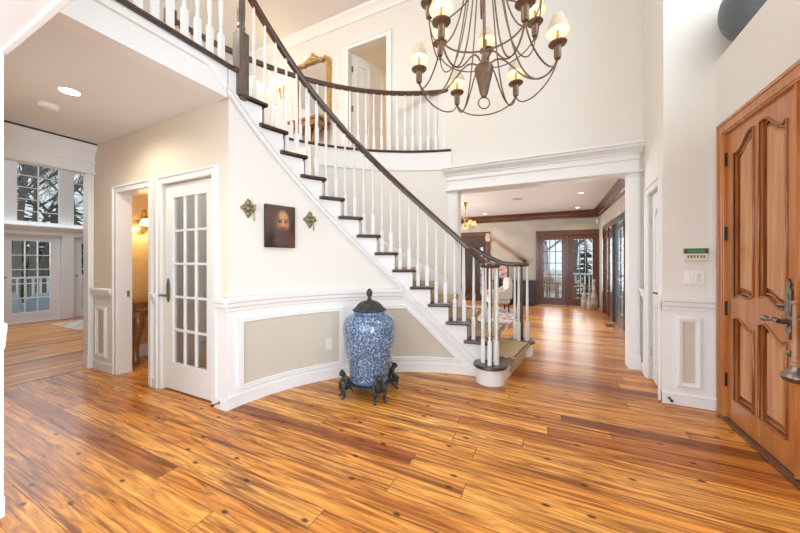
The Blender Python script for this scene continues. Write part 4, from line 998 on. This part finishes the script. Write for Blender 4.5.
MB().box(-.042, -.017, -.034, -.010, -.005, .034).build('rocker', M['whitep'], sp_, bevel=.003); MB().box(.010, -.017, -.034, .042, -.005, .034).build('rocker', M['ivory'], sp_, bevel=.003)
us = thing('light_switch', 'small switch plate upstairs between the mirror and the doorway', 'switch', (-3.40, YB, F2 + 1.12))
MB().box(-.036, -.006, -.058, .036, 0, .058).build('plate', M['ivory'], us); MB().box(-.012, -.012, -.024, .012, -.005, .024).build('rocker', M['ivory'], us)
def door_stop(loc, rz, label):
    t = thing('door_stop', label, 'door stop', loc, rz)
    MB().tube([(0, 0, 0), (.05, 0, 0)], .006, 8).tube([(-.004, 0, 0), (.002, 0, 0)], .014, 10).build('rod', M['pewter'], t, smooth='auto')
    MB().tube([(.05, 0, 0), (.066, 0, 0)], .011, 10).build('tip', M['black_metal'], t, smooth='auto')
door_stop((-2.55, Y1 - .036, .055), radians(-90), 'small metal door stop below the glazed door hinge')
door_stop((.955, 3.524, .05), radians(-90), 'small metal door stop at the base of the entry wainscot')

# ------------------------------------------------------------------ bell hanging from the second leaf's lever
bl = thing('bell', 'rope handled pewter bell hanging by the entry door lever', 'bell', (1.185, 2.425, .61))
MB().lathe([(0, 0), (.034, .004), (.048, .016), (.053, .032), (.048, .046), (.032, .058), (.022, .070), (.018, .085), (0, .085)], (0, 0), 28).build('body', M['pewter'], bl, smooth='auto')
MB().lathe([(.020, .085), (.022, .10), (.016, .108), (.019, .118), (.012, .13), (.0095, .30), (.0085, .42), (.016, .43), (.012, .44), (0, .445)], (0, 0), 14).build('handle', M['deckwood'], bl, smooth='auto')

# ------------------------------------------------------------------ urn on the ledge
MBu = MB().lathe(smooth_prof([(.12, 0), (.15, .02), (.215, .11), (.25, .22), (.24, .33), (.19, .42), (.14, .46), (.15, .49)], 4), (0, 0), 48)
urn = MBu.build('urn', M['ashpot'], smooth='auto'); urn.location = (1.45, 3.275, 2.964); tag(urn, 'dark grey ribbed pot on the ledge above the entry door', 'pot')

# ------------------------------------------------------------------ chandelier
KC = 2.3
fw = Vector((-math.sin(math.atan(150 / FPX)), math.cos(math.atan(150 / FPX)), 0)); rt = Vector((fw.y, -fw.x, 0))
cc = fw * KC + rt * (KC * 84 / FPX); cc.z = 0
ch = thing('chandelier', 'two tier brown iron chandelier with small cream shades', 'chandelier', (cc.x, cc.y, 2.40))
base_th = atan2(rt.y, rt.x)
zc = 2.40
def lz(v, k=KC): return 1.26 + (262 - v) * k / FPX
cone = MB().lathe([(0, lz(98) - zc), (.018, lz(97) - zc), (.03, lz(93) - zc), (.066, lz(72) - zc), (.070, lz(69) - zc), (.058, lz(66) - zc), (.03, lz(64) - zc), (.02, lz(58) - zc), (.014, lz(50) - zc)], (0, 0), 24)
cone.build('hub', M['iron'], ch, smooth='auto')
rg = lz(103) - zc
MB().tube([(.042 * cos(t * pi / 10) * rt.x, .042 * cos(t * pi / 10) * rt.y, rg + .042 * sin(t * pi / 10)) for t in range(20)], .005, 6, True).build('ring', M['iron'], ch, smooth=True)
MB().lathe([(.010, lz(60) - zc), (.010, 5.40 - zc), (.06, 5.45 - zc), (.075, ZT - zc)], (0, 0), 10).build('stem', M['iron'], ch, smooth='auto')
def bez(pts, n=22):
    pts = [Vector(p) for p in pts]; out = []
    m = len(pts) - 1
    from math import comb
    for i in range(n + 1):
        t = i / n; s = Vector((0, 0, 0))
        for k, p in enumerate(pts): s += p * (comb(m, k) * t ** k * (1 - t) ** (m - k))
        out.append(s)
    return out
shade_prof = [(.066, 0), (.064, .0), (.030, .115), (.032, .115)]
def candle_light(pos):
    cup = MB().lathe([(.012, -.105), (.020, -.10), (.024, -.085), (.024, -.012), (.030, -.008), (.056, .0), (.060, .006), (.054, .012), (.02, .012), (.014, .016)], (0, 0), 20)
    o = cup.build('candle_cup', M['iron'], ch, smooth='auto'); o.location = pos
    c = MB().lathe([(.009, .012), (.009, .10)], (0, 0), 10).build('candle', M['brass'], o, smooth='auto')
    sh = MB().lathe([(.079, .082), (.034, .20)], (0, 0), 28); sh.f = [f for f in sh.f if len(f) == 4]
    so_ = sh.build('lamp_shade', M['shade'], o, smooth=True)
    si = MB().lathe([(.077, .083), (.032, .199)], (0, 0), 28); si.f = [f for f in si.f if len(f) == 4]
    si.build('shade_lining', M['shade_in'], o, smooth=True)
    MB().lathe([(0, .10), (.011, .11), (.014, .125), (.009, .145), (0, .16)], (0, 0), 10).build('bulb', M['bulb'], o, smooth=True)
    point('bulb_light', (0, 0, .14), 1.3, (1, .76, .46), .012, o)
ZLd, ZUd = lz(58) - zc, lz(14) - zc
RL, RU = .215 * KC, .185 * KC
low = []; upp = []
for i in range(6):
    th = base_th + radians(43 + 60 * i); low.append(Vector((RL * cos(th), RL * sin(th), ZLd)))
for i in range(6):
    th = base_th + radians(12 + 60 * i); upp.append(Vector((RU * cos(th), RU * sin(th), ZUd)))
upp_vis = [upp[i] for i in range(0, 6)]
for p in low + upp: candle_light(p)
ztop = lz(-70) - zc
for i, p in enumerate(low):
    d = Vector((p.x, p.y, 0)).normalized(); b = p - Vector((0, 0, .10)); tn = Vector((-d.y, d.x, 0))
    # swoop to the hub
    MB().tube(bez([b, b - Vector((0, 0, .16)) - d * .04, d * .22 + Vector((0, 0, ZLd - .34)), d * .20 + Vector((0, 0, ZLd + .07)), d * .05 + Vector((0, 0, lz(64) - zc))]), .0058, 6).build('arm', M['iron'], ch, smooth=True)
    # long arm from the top of the stem
    MB().tube(bez([b, b - Vector((0, 0, .24)) - d * .10, d * .16 + Vector((0, 0, ZLd - .30)), d * .17 + Vector((0, 0, ZLd + .35)), d * .05 + Vector((0, 0, ztop))], 26), .0058, 6).build('arm', M['iron'], ch, smooth=True)
    # swag to the next cup
    q = low[(i + 1) % 6] - Vector((0, 0, .10)); mid = (b + q) / 2
    MB().tube(bez([b, b + (q - b) * .12 - Vector((0, 0, .17)), q - (q - b) * .12 - Vector((0, 0, .17)), q]), .0055, 6).build('swag', M['iron'], ch, smooth=True)
for i, p in enumerate(upp):
    d = Vector((p.x, p.y, 0)).normalized(); b = p - Vector((0, 0, .10))
    MB().tube(bez([b, b - Vector((0, 0, .26)), d * .20 + Vector((0, 0, ZUd - .42)), d * .16 + Vector((0, 0, ZUd)), d * .14 + Vector((0, 0, ZUd + .3)), d * .04 + Vector((0, 0, ztop))], 26), .0055, 6).build('arm', M['iron'], ch, smooth=True)
    q = upp[(i + 1) % 6] - Vector((0, 0, .10))
    MB().tube(bez([b, b + (q - b) * .12 - Vector((0, 0, .14)), q - (q - b) * .12 - Vector((0, 0, .14)), q]), .005, 6).build('swag', M['iron'], ch, smooth=True)

# ------------------------------------------------------------------ ceiling fittings
def downlight(loc, label, group, power=8, r=.055, ang=130):
    t = thing('recessed_light', label, 'ceiling light', loc, 0, group)
    MB().lathe([(r, 0), (r + .012, -.004), (r + .014, .0)], (0, 0), 28).build('trim_ring', M['whitep'], t, smooth='auto')
    MB().lathe([(0, -.001), (r, -.001), (r, .0)], (0, 0), 28).build('lens', M['lens'], t)
    if power: spot('downlight_lamp', (loc[0], loc[1], loc[2] - .03), power, (1, .90, .74), ang)
downlight((-3.55, 1.11, ZC - .001), 'round recessed light lit in the hall ceiling', 'recessed ceiling lights', 34, .062, 165)
sd = thing('smoke_detector', 'white round smoke detector on the hall ceiling', 'smoke detector', (-4.03, 1.12, ZC))
MB().lathe([(0, -.038), (.05, -.036), (.066, -.026), (.070, -.008), (.074, -.006), (.074, 0), (0, 0)], (0, 0), 28).build('body', M['whitep'], sd, smooth='auto')
downlight((.59, 7.5, ZF - .001), 'recessed light in the far ceiling nearest the wide opening', 'recessed ceiling lights', 16, .046)
downlight((.66, 9.5, ZF - .001), 'recessed light in the far ceiling above the mahogany French doors', 'recessed ceiling lights', 16, .046)
downlight((-1.76, 9.5, ZF - .001), 'recessed light in the far ceiling right of the small brass chandelier', 'recessed ceiling lights', 16, .046)
MBs = MB().lathe([(0, -.008), (.095, -.008), (.11, -.004), (.112, 0)], (0, 0), 32).build('ceiling_speaker', mat('grey_speaker_mesh', (.48, .46, .43), .7), smooth='auto')
MBs.location = (-.68, 7.6, ZF); tag(MBs, 'round grey speaker grille in the far room ceiling', 'speaker')
ms = thing('motion_sensor', 'white motion sensor in the top corner of the far room', 'sensor', (1.20, 10.08, 2.38)); MB().box(-.05, -.05, -.06, .01, .01, .06).build('case', M['whitep'], ms, bevel=.015); MB().box(-.04, -.055, -.04, -.005, -.048, .0).build('lens', M['ivory'], ms)
# small brass chandelier in the far room
bc = thing('chandelier', 'small brass chandelier with amber glass shades in the far room', 'chandelier', (-1.87, 7.5, 2.0))
MB().lathe([(.0, .06), (.02, .08), (.035, .14), (.02, .2), (.012, .25), (.012, .55), (.02, .57), (.06, .68), (.07, .71), (0, .71)], (0, 0), 16).build('stem', M['brass'], bc, smooth='auto')
for i in range(5):
    th = 2 * pi * i / 5 + .5; d = Vector((cos(th), sin(th), 0))
    MB().tube(bez([(0, 0, .15), d * .12 + Vector((0, 0, .0)), d * .26 + Vector((0, 0, .1)), d * .24 + Vector((0, 0, .26))]), .008, 6).tube(bez([(0, 0, .22), d * .05 + Vector((0, 0, .42)), d * .16 + Vector((0, 0, .40)), d * .12 + Vector((0, 0, .27))]), .006, 6).build('arm', M['brass'], bc, smooth=True)
    MB().lathe([(.015, .26), (.04, .245), (.055, .20), (.066, .165), (.063, .165), (.05, .20)], tuple((d * .23)[:2]), 14).build('glass_shade', M['amber_glass'], bc, smooth=True)
point('far_chandelier_light', (-1.87, 7.5, 2.05), 8, (1, .7, .35), .1)

# ------------------------------------------------------------------ powder room
ps = thing('wall_sconce', 'lit brass sconce with glass shade on the powder room wall', 'sconce', (XH + .005, 2.20, 1.72))
MB().lathe([(0, .025), (.05, .02), (.07, .012), (.10, .01), (.105, 0)], (0, 0), 24).xf(Matrix.Rotation(radians(90), 4, 'Y')).build('backplate', M['gilt'], ps, smooth='auto')
MB().tube(bez([(.02, 0, 0), (.06, 0, .22), (.16, 0, .30), (.18, 0, .14)]), .009, 8).tube(bez([(.05, 0, .10), (.07, 0, .18), (.11, 0, .15), (.10, 0, .10)]), .006, 6).lathe([(.02, .14), (.045, .12), (.05, .10)], (.18, 0), 12).build('arm', M['gilt'], ps, smooth=True)
MB().lathe([(.035, .11), (.06, .06), (.075, .02), (.073, .018), (.055, .06)], (.18, 0), 18).build('lamp_shade', M['warm_glass'], ps, smooth=True)
point('powder_sconce_light', (XH + .19, 2.20, 1.70), 5, (1, .80, .52), .05)
point('powder_room_point', (-4.2, 2.7, 2.35), 9, (1, .88, .70), .1)  # second point light, high in the room, no fitting modelled
pc = thing('console_table', 'carved wooden console table against the powder room wall', 'table', (XH + .03, 2.25, 0))
MB().box(0, -.32, .74, .36, .6, .775).box(.01, -.30, .60, .335, .58, .74).build('top', M['carved'], pc, bevel=.008)
MB().tube([(.335, -.26 + .09 * i, .67 + .02 * (-1) ** i) for i in range(10)], .022, 8).build('carving', M['carved'], pc, smooth=True)
for yy in (-.22, .5):
    MB().tube(bez([(.29, yy, .62), (.40, yy, .52), (.33, yy, .40), (.20, yy, .28), (.26, yy, .12), (.30, yy, .0)]), [.066 - .0015 * i for i in range(23)], 10).build('leg', M['carved'], pc, smooth=True)

# ------------------------------------------------------------------ upstairs mirror and console
um = thing('mirror', 'tall gilt framed mirror with a scrolled crest upstairs', 'mirror', (-3.95, YB - .02, F2 + .95))
w, h = .38, 1.0
MB().box(-w + .03, -.012, 0, w - .03, -.004, h).build('mirror_glass', M['mirror'], um)
fr = MB()
fr.box(-w - .02, -.05, 0, -w + .05, .01, h).box(w - .05, -.05, 0, w + .02, .01, h).box(-w - .02, -.05, -.04, w + .02, .01, .04)
for s in (-1, 1):
    for i in range(13): fr.add(*[[(x + s * (w - .015), y - .045, z + .05 + i * .076) for x, y, z in _disc(0, 0, .026, .022)[0]], _disc(0, 0, .026, .022)[1]])
topc = [(-w, h), (-.30, h + .07), (-.22, h + .04), (-.14, h + .08), (0, h + .06), (.14, h + .08), (.22, h + .04), (.30, h + .07), (w, h)]
fr.tube([(x, -.03, z) for x, z in topc], .035, 8)
for x, z, r in ((0, h + .14, .06), (-.07, h + .12, .05), (.07, h + .12, .05), (0, h + .20, .035), (-.13, h + .09, .04), (.13, h + .09, .04), (-.2, h + .07, .035), (.2, h + .07, .035), (-w + .02, h + .02, .045), (w - .02, h + .02, .045)):
    q = _disc(0, 0, r, .05); fr.add([(a + x, b - .02, c + z) for a, b, c in q[0]], q[1])
fr.build('frame', M['gilt'], um, smooth='auto', bevel=.006)
uc = thing('console_table', 'carved wooden console under the gilt mirror upstairs', 'table', (-3.90, YB - .19, F2))
MB().box(-.36, -.17, .80, .36, .17, .85).box(-.32, -.15, .70, .32, .16, .80).build('top', M['carved'], uc, bevel=.01)
for s in (-1, 1): MB().tube(bez([(.24 * s, -.05, .72), (.30 * s, -.10, .60), (.10 * s, -.06, .42), (.08 * s, -.04, .25), (.16 * s, -.08, .0)]), [.06 - .0015 * i for i in range(23)], 10).build('leg', M['carved'], uc, smooth=True)
MB().lathe([(.03, .25), (.10, .32), (.12, .45), (.08, .58), (.10, .70)], (0, 0), 14).build('pedestal', M['carved'], uc, smooth=True)
ul = thing('wall_sconce', 'small brass wall light upstairs left of the gilt mirror', 'sconce', (-4.75, YB, F2 + 1.75))
MB().box(-.04, -.03, -.22, .04, 0, .05).tube([(0, -.02, -.05), (0, -.10, -.12), (.06, -.12, -.05)], .012, 6).tube([(0, -.02, -.05), (0, -.10, -.12), (-.06, -.12, -.05)], .012, 6).build('arm', M['gilt'], ul)
MB().lathe([(.03, -.05), (.06, .02), (.065, .10), (.05, .10)], (.07, -.12), 12).lathe([(.03, -.05), (.06, .02), (.065, .10), (.05, .10)], (-.07, -.12), 12).build('lamp_shade', M['warm_glass'], ul, smooth=True)
point('upper_sconce_light', (-4.75, YB - .25, F2 + 1.85), 5, (1, .75, .42), .06)

# ------------------------------------------------------------------ far room furnishing
ct = thing('cabinet', 'low black lacquer cabinet against the tan far wall', 'cabinet', (-1.0, 9.82, 0))
MB().box(-.55, -.24, .06, .62, .26, .70).box(-.57, -.26, .70, .64, .27, .73).build('body', M['black_lac'], ct, bevel=.006)
for x in (-.52, .03): MB().box(x, -.255, .10, x + .54, -.24, .66).build('door', M['black_lac'], ct, bevel=.006)
for x in (-.01, .06): MB().lathe([(0, 0), (.012, .008), (0, .02)], (x, -.265), 8, .4).build('knob', M['brass'], ct)
for x in (-.5, .57):
    for y in (-.2, .2): MB().box(x - .03, y - .03, 0, x + .03, y + .03, .06).build('foot', M['black_lac'], ct)
fb = thing('framed_picture', 'small dark red framed picture standing on the black cabinet', 'picture', (-1.27, 9.75, .73))
MB().box(-.16, 0, 0, .16, .03, .46).build('frame', M['black_lac'], fb, bevel=.004); MB().box(-.12, -.006, .04, .12, .002, .42).build('print', mat('red_print', (.35, .04, .03), .5, noise=(9, .8, (.75, .7, .62))), fb)
# cream armchair behind the bottom steps
ac = thing('armchair', 'cream upholstered armchair beyond the foot of the stairs', 'chair', (-1.22, 8.25, 0), radians(-70)); ac.scale = (.86, .86, .84)
sb_ = MB().box(-.32, -.30, .26, .32, .30, .44); sb_.build('seat', M['cream_fabric'], ac, bevel=.05)
bk = [(-.33, .40), (.33, .40), (.36, .65), (.37, .88), (.30, .98), (.15, 1.03), (-.15, 1.03), (-.30, .98), (-.37, .88), (-.36, .65)]
MB().prism(bk, .24, .36, 'y').build('backrest', M['cream_fabric'], ac, bevel=.04)
for s in (-1, 1):
    MB().prism([(-.26, .40), (.28, .40), (.30, .80), (.10, .66), (-.22, .62), (-.28, .56)], s * .33 - .05, s * .33 + .05, 'x').build('armrest', M['cream_fabric'], ac, bevel=.03)
    for y in (-.25, .27): MB().tube([(s * .27, y, .27), (s * .28, y, .0)], [.028, .016], 8).build('leg', M['black_lac'], ac)
# long horn on the wall
hz = thing('wooden_pole', 'long brown wooden pole hung slanting on the tan wall over the cabinet', 'pole', (-1.66, 10.04, 2.02))
MB().tube([(0, 0, 0), (.30, 0, -.235), (.72, 0, -.55), (.86, 0, -.655)], [.028, .030, .036, .040], 10).build('shaft', M['deckwood'], hz, smooth=True)
MB().tube([(.86, 0, -.655), (.95, 0, -.72), (1.02, 0, -.77)], [.042, .05, .055], 10).build('tip', M['black_lac'], hz, smooth=True)
co_ = thing('wall_bracket', 'small pale scrolled wall bracket at the top of the slanting pole', 'bracket', (-1.76, 10.1, 1.92))
MB().prism([(-.07, .0), (.03, -.02), (.08, .05), (.04, .10), (.07, .16), (.03, .24), (-.06, .24), (-.09, .12)], -.08, 0, 'y').tube([(-.02 + .04 * cos(t), -.085, .17 + .04 * sin(t)) for t in [i * .6 for i in range(10)]], .012, 6).build('body', mat('pale_carved_stone', (.50, .42, .33), .8), co_, bevel=.01)
# three floor vases
VP = [(0, 0), (.075, 0), (.10, .06), (.105, .16), (.085, .30), (.050, .44), (.034, .56), (.034, .66), (.055, .73), (.050, .73), (.03, .66)]
for (x, y, s, sx, lab) in ((.84, 9.80, .90, .80, 'beige bottle vase on the left of the three by the French doors'), (.925, 9.46, .76, .62, 'smallest bottle vase, the middle one of the three by the French doors'), (1.05, 9.62, 1.08, .84, 'tallest beige bottle vase on the right of the three by the French doors')):
    o = MB().lathe([(a * sx, b * s) for a, b in VP[:2] + smooth_prof(VP[1:], 2)], (0, 0), 20).build('floor_vase', M['striped'], smooth='auto'); o.location = (x, y, 0)
    tag(o, lab, 'vase', 'floor vases by the French doors')
rg_ = MB().box(-2.2, 6.0, 0, -.72, 8.9, .012).build('rug', M['rug_far']); tag(rg_, 'blue and red patterned rug in the far room beyond the stairs', 'rug')
def vent(x, y, label):
    t = thing('floor_vent', label, 'vent', (x, y, 0), 0, 'floor vents by the terrace doors')
    MB().box(-.06, -.16, 0, .06, .16, .005).build('grille', M['black_metal'], t)
    for i in range(7): MB().box(-.045, -.14 + i * .042, .005, .045, -.118 + i * .042, .008).build('slat', M['iron'], t)
vent(1.02, 5.0, 'dark floor vent nearest the wide opening'); vent(1.06, 7.35, 'dark floor vent farther back beside the dark glazed doors')

# ------------------------------------------------------------------ living room furnishing
o = MB().box(-9.1, 2.55, 0, -7.7, 4.6, .012).build('rug', M['rug_cream']); tag(o, 'cream patterned rug in the room at the far left', 'rug')
lc = thing('armchair', 'cream upholstered armchair partly hidden behind the hall opening', 'chair', (-8.0, 3.14, .012), radians(200))
MB().box(-.30, -.30, .26, .30, .30, .44).build('seat', M['cream_fabric'], lc, bevel=.05)
MB().prism([(-.30, .40), (.30, .40), (.33, .75), (.26, .92), (-.26, .92), (-.33, .75)], .22, .34, 'y').build('backrest', M['cream_fabric'], lc, bevel=.04)
for s in (-1, 1):
    MB().prism([(-.26, .40), (.28, .40), (.28, .70), (-.22, .60)], s * .31 - .05, s * .31 + .05, 'x').build('armrest', M['cream_fabric'], lc, bevel=.03)
    for y in (-.25, .25): MB().tube([(s * .25, y, .27), (s * .26, y, .0)], [.026, .015], 8).build('leg', M['black_lac'], lc)

# ------------------------------------------------------------------ outdoors
struct(MB().box(-80, -60, -.9, 60, 90, -.8).build('ground', M['snow']))
struct(MB().box(-13.2, -3, -.2, -10.0, 7, -.05).build('deck_living', M['deck'])); struct(MB().box(-4, 10.3, -.2, 6, 13.2, -.05).box(1.4, 4, -.2, 5, 10.3, -.05).build('deck_far', M['deck']))
def deck_rail(a, b, label, top=.86):
    a, b = Vector((*a, -.05)), Vector((*b, -.05)); L_ = (b - a).length; d = (b - a) / L_
    t = thing('deck_railing', label, 'railing', a)
    rot = Matrix.Translation(a) @ Matrix.Rotation(atan2(d.y, d.x), 4, 'Z')
    t.matrix_world = rot
    MB().box(0, -.05, top, L_, .05, top + .05).box(0, -.025, .15, L_, .025, .20).build('rail', M['white'], t)
    n = int(L_ / .14)
    for i in range(min(n, 70)): MB().box(i * .14 - .02, -.02, .18, i * .14 + .02, .02, top).build('baluster', M['white'], t)
    for i in range(int(L_ / 1.8) + 1): MB().box(i * 1.8 - .05, -.055, 0, i * 1.8 + .05, .055, top + .12).lathe([(.05, top + .12), (.03, top + .15), (.05, top + .19), (0, top + .25)], (i * 1.8, 0), 10).build('post', M['white'], t)
deck_rail((-12.8, -1.2), (-12.8, 6.6), 'white deck railing outside the living room glass doors')
deck_rail((-3.5, 12.9), (4.8, 12.9), 'white deck railing outside the mahogany French doors')
def crumpled(name, x0, x1, y0, y1, h, label, seed):
    rd = random.Random(seed); mb = MB(); n = 12; vs = []; fs = []
    for j in range(n + 1):
        for i in range(n + 1):
            u, v = i / n, j / n; e = min(u, 1 - u, v, 1 - v)
            vs.append((x0 + (x1 - x0) * (u if e > .06 else (.5 + (u - .5) * 1.05)), y0 + (y1 - y0) * v, -.05 + (h * (1 - .15 * abs(u - .5)) + rd.uniform(-.03, .03)) * sm(0, .12, e)))
    for j in range(n):
        for i in range(n): a = j * (n + 1) + i; fs.append((a, a + 1, a + n + 2, a + n + 1))
    fs.append(tuple(range(n + 1)))
    o = mb.add(vs, fs).build(name, M['tar'], smooth=True); tag(o, label, 'cover')
crumpled('furniture_cover', -12.2, -11.1, 1.9, 2.75, .62, 'grey draped furniture cover on the deck, left of the pilaster', 3)
crumpled('furniture_cover', -12.3, -11.3, 2.95, 3.9, .50, 'grey draped furniture cover on the deck, behind the armchair', 5)
# wooden deck chair outside the far doors
dc = thing('deck_chair', 'brown slatted deck chair outside the mahogany French doors', 'chair', (.34, 11.9, -.05), radians(60))
for i in range(6): MB().box(-.26 + i * .09, -.02, 0, -.19 + i * .09, .02, .78).xf(Matrix.Translation((0, .25, .32)) @ Matrix.Rotation(radians(-28), 4, 'X')).build('back_slat', M['deckwood'], dc)
for i in range(5): MB().box(-.28, -.32 + i * .12, .34 - .02 * i, .28, -.23 + i * .12, .36 - .02 * i).build('seat_slat', M['deckwood'], dc)
for s in (-1, 1):
    MB().box(s * .34 - .06, -.38, .56, s * .34 + .06, .36, .59).build('armrest', M['deckwood'], dc)
    for y in (-.30, .30): MB().box(s * .33 - .02, y - .04, 0, s * .33 + .02, y + .04, .56).build('leg', M['deckwood'], dc)
o = MB().box(-.62, 11.2, -.05, -.18, 11.7, 3.2).build('stone_pillar', M['stone']); tag(o, 'rough stone pillar outside the mahogany French doors', 'pillar')

def tree(loc, h, r, label, grp, seed, m='bark', depth=4, nb=5):
    rd = random.Random(seed); mb = MB()
    def grow(p, d, L, r0, lev):
        n = 5; pts = [p]; q = p.copy(); dd = d.copy()
        for i in range(n):
            dd = (dd + Vector((rd.uniform(-.12, .12), rd.uniform(-.12, .12), .04))).normalized(); q = q + dd * (L / n); pts.append(q.copy())
        mb.tube(pts, [r0 * (1 - .6 * i / n) for i in range(n + 1)], 6 if lev < 2 else 4)
        if lev < depth:
            for k in range(nb):
                t = rd.uniform(.35, 1.0); b = pts[min(n, int(t * n))]; az = rd.uniform(0, 2 * pi); el_ = rd.uniform(.2, .9)
                nd = (Vector((cos(az), sin(az), el_)) + dd * .5).normalized()
                grow(b, nd, L * rd.uniform(.42, .62), r0 * .42, lev + 1)
    grow(Vector((0, 0, 0)), Vector((0, 0, 1)), h * .6, r, 1)
    o = mb.build('bare_tree', M[m]); o.location = loc; tag(o, label, 'tree', grp)
    return o
def fir(loc, h, r, label, grp, seed):
    rd = random.Random(seed); t = thing('evergreen_tree', label, 'tree', loc, 0, grp)
    MB().tube([(0, 0, 0), (0, 0, h)], [.16, .03], 8).build('trunk', M['bark'], t)
    mb = MB()
    for k in range(170):
        z = h * (.08 + .9 * rd.random()); rr_ = r * (1 - z / h) ** .8 + .1; az = rd.uniform(0, 2 * pi); d = Vector((cos(az), sin(az), 0))
        e = d * rr_ * rd.uniform(.7, 1.05) + Vector((0, 0, z - .18 * rr_)); s = Vector((-d.y, d.x, 0)) * rr_ * .22
        mb.add([(0, 0, z), e * .6 + s + Vector((0, 0, z * .4)), e, e * .6 - s + Vector((0, 0, z * .4)), e * .6 + Vector((0, 0, z * .4 + .12 * rr_))], [(0, 1, 4), (1, 2, 4), (2, 3, 4), (3, 0, 4)])
    mb.build('foliage', M['needles'], t)
g1 = 'bare trees outside the left windows'
for i, (x, y, h, r) in enumerate(((-16.8, 2.6, 12, .13), (-18, 4.15, 13, .14), (-17.2, 5.6, 12, .12), (-21, 3.3, 14, .2), (-22, 5.8, 14, .2), (-20, 7.2, 12, .15), (-24, 4.6, 14, .22), (-19.5, 4.9, 12, .13))):
    tree((x, y, -.8), h, r, 'bare winter tree seen through the left windows', g1, 20 + i, 'bark' if i % 2 == 0 else 'bark_l', depth=5, nb=5)
g2 = 'evergreens outside the left windows'
for i, (x, y, h, r) in enumerate(((-24, 5.2, 5.5, 2.2), (-25, 7.6, 6.5, 2.4), (-26, 3.2, 6, 2.3), (-27, 9.6, 7, 2.4), (-26.5, 6.4, 6.0, 2.4), (-23.5, 6.8, 4.6, 1.9))):
    fir((x, y, -.8), h, r, 'dark evergreen seen through the left glass doors', g2, 40 + i)
g3 = 'bare trees outside the French doors'
for i, (x, y, h, r) in enumerate(((-.4, 17, 10, .16), (.9, 19, 11, .2), (2.1, 18, 10, .16), (1.4, 23, 12, .2), (-.2, 24, 12, .2), (3.2, 25, 12, .22))):
    tree((x, y, -.8), h, r, 'pale bare tree seen through the mahogany French doors', g3, 60 + i, 'bark_l', depth=4, nb=4)
fir((1.35, 15.2, -.8), 3.0, .8, 'small green fir seen through the right mahogany door', None, 77)
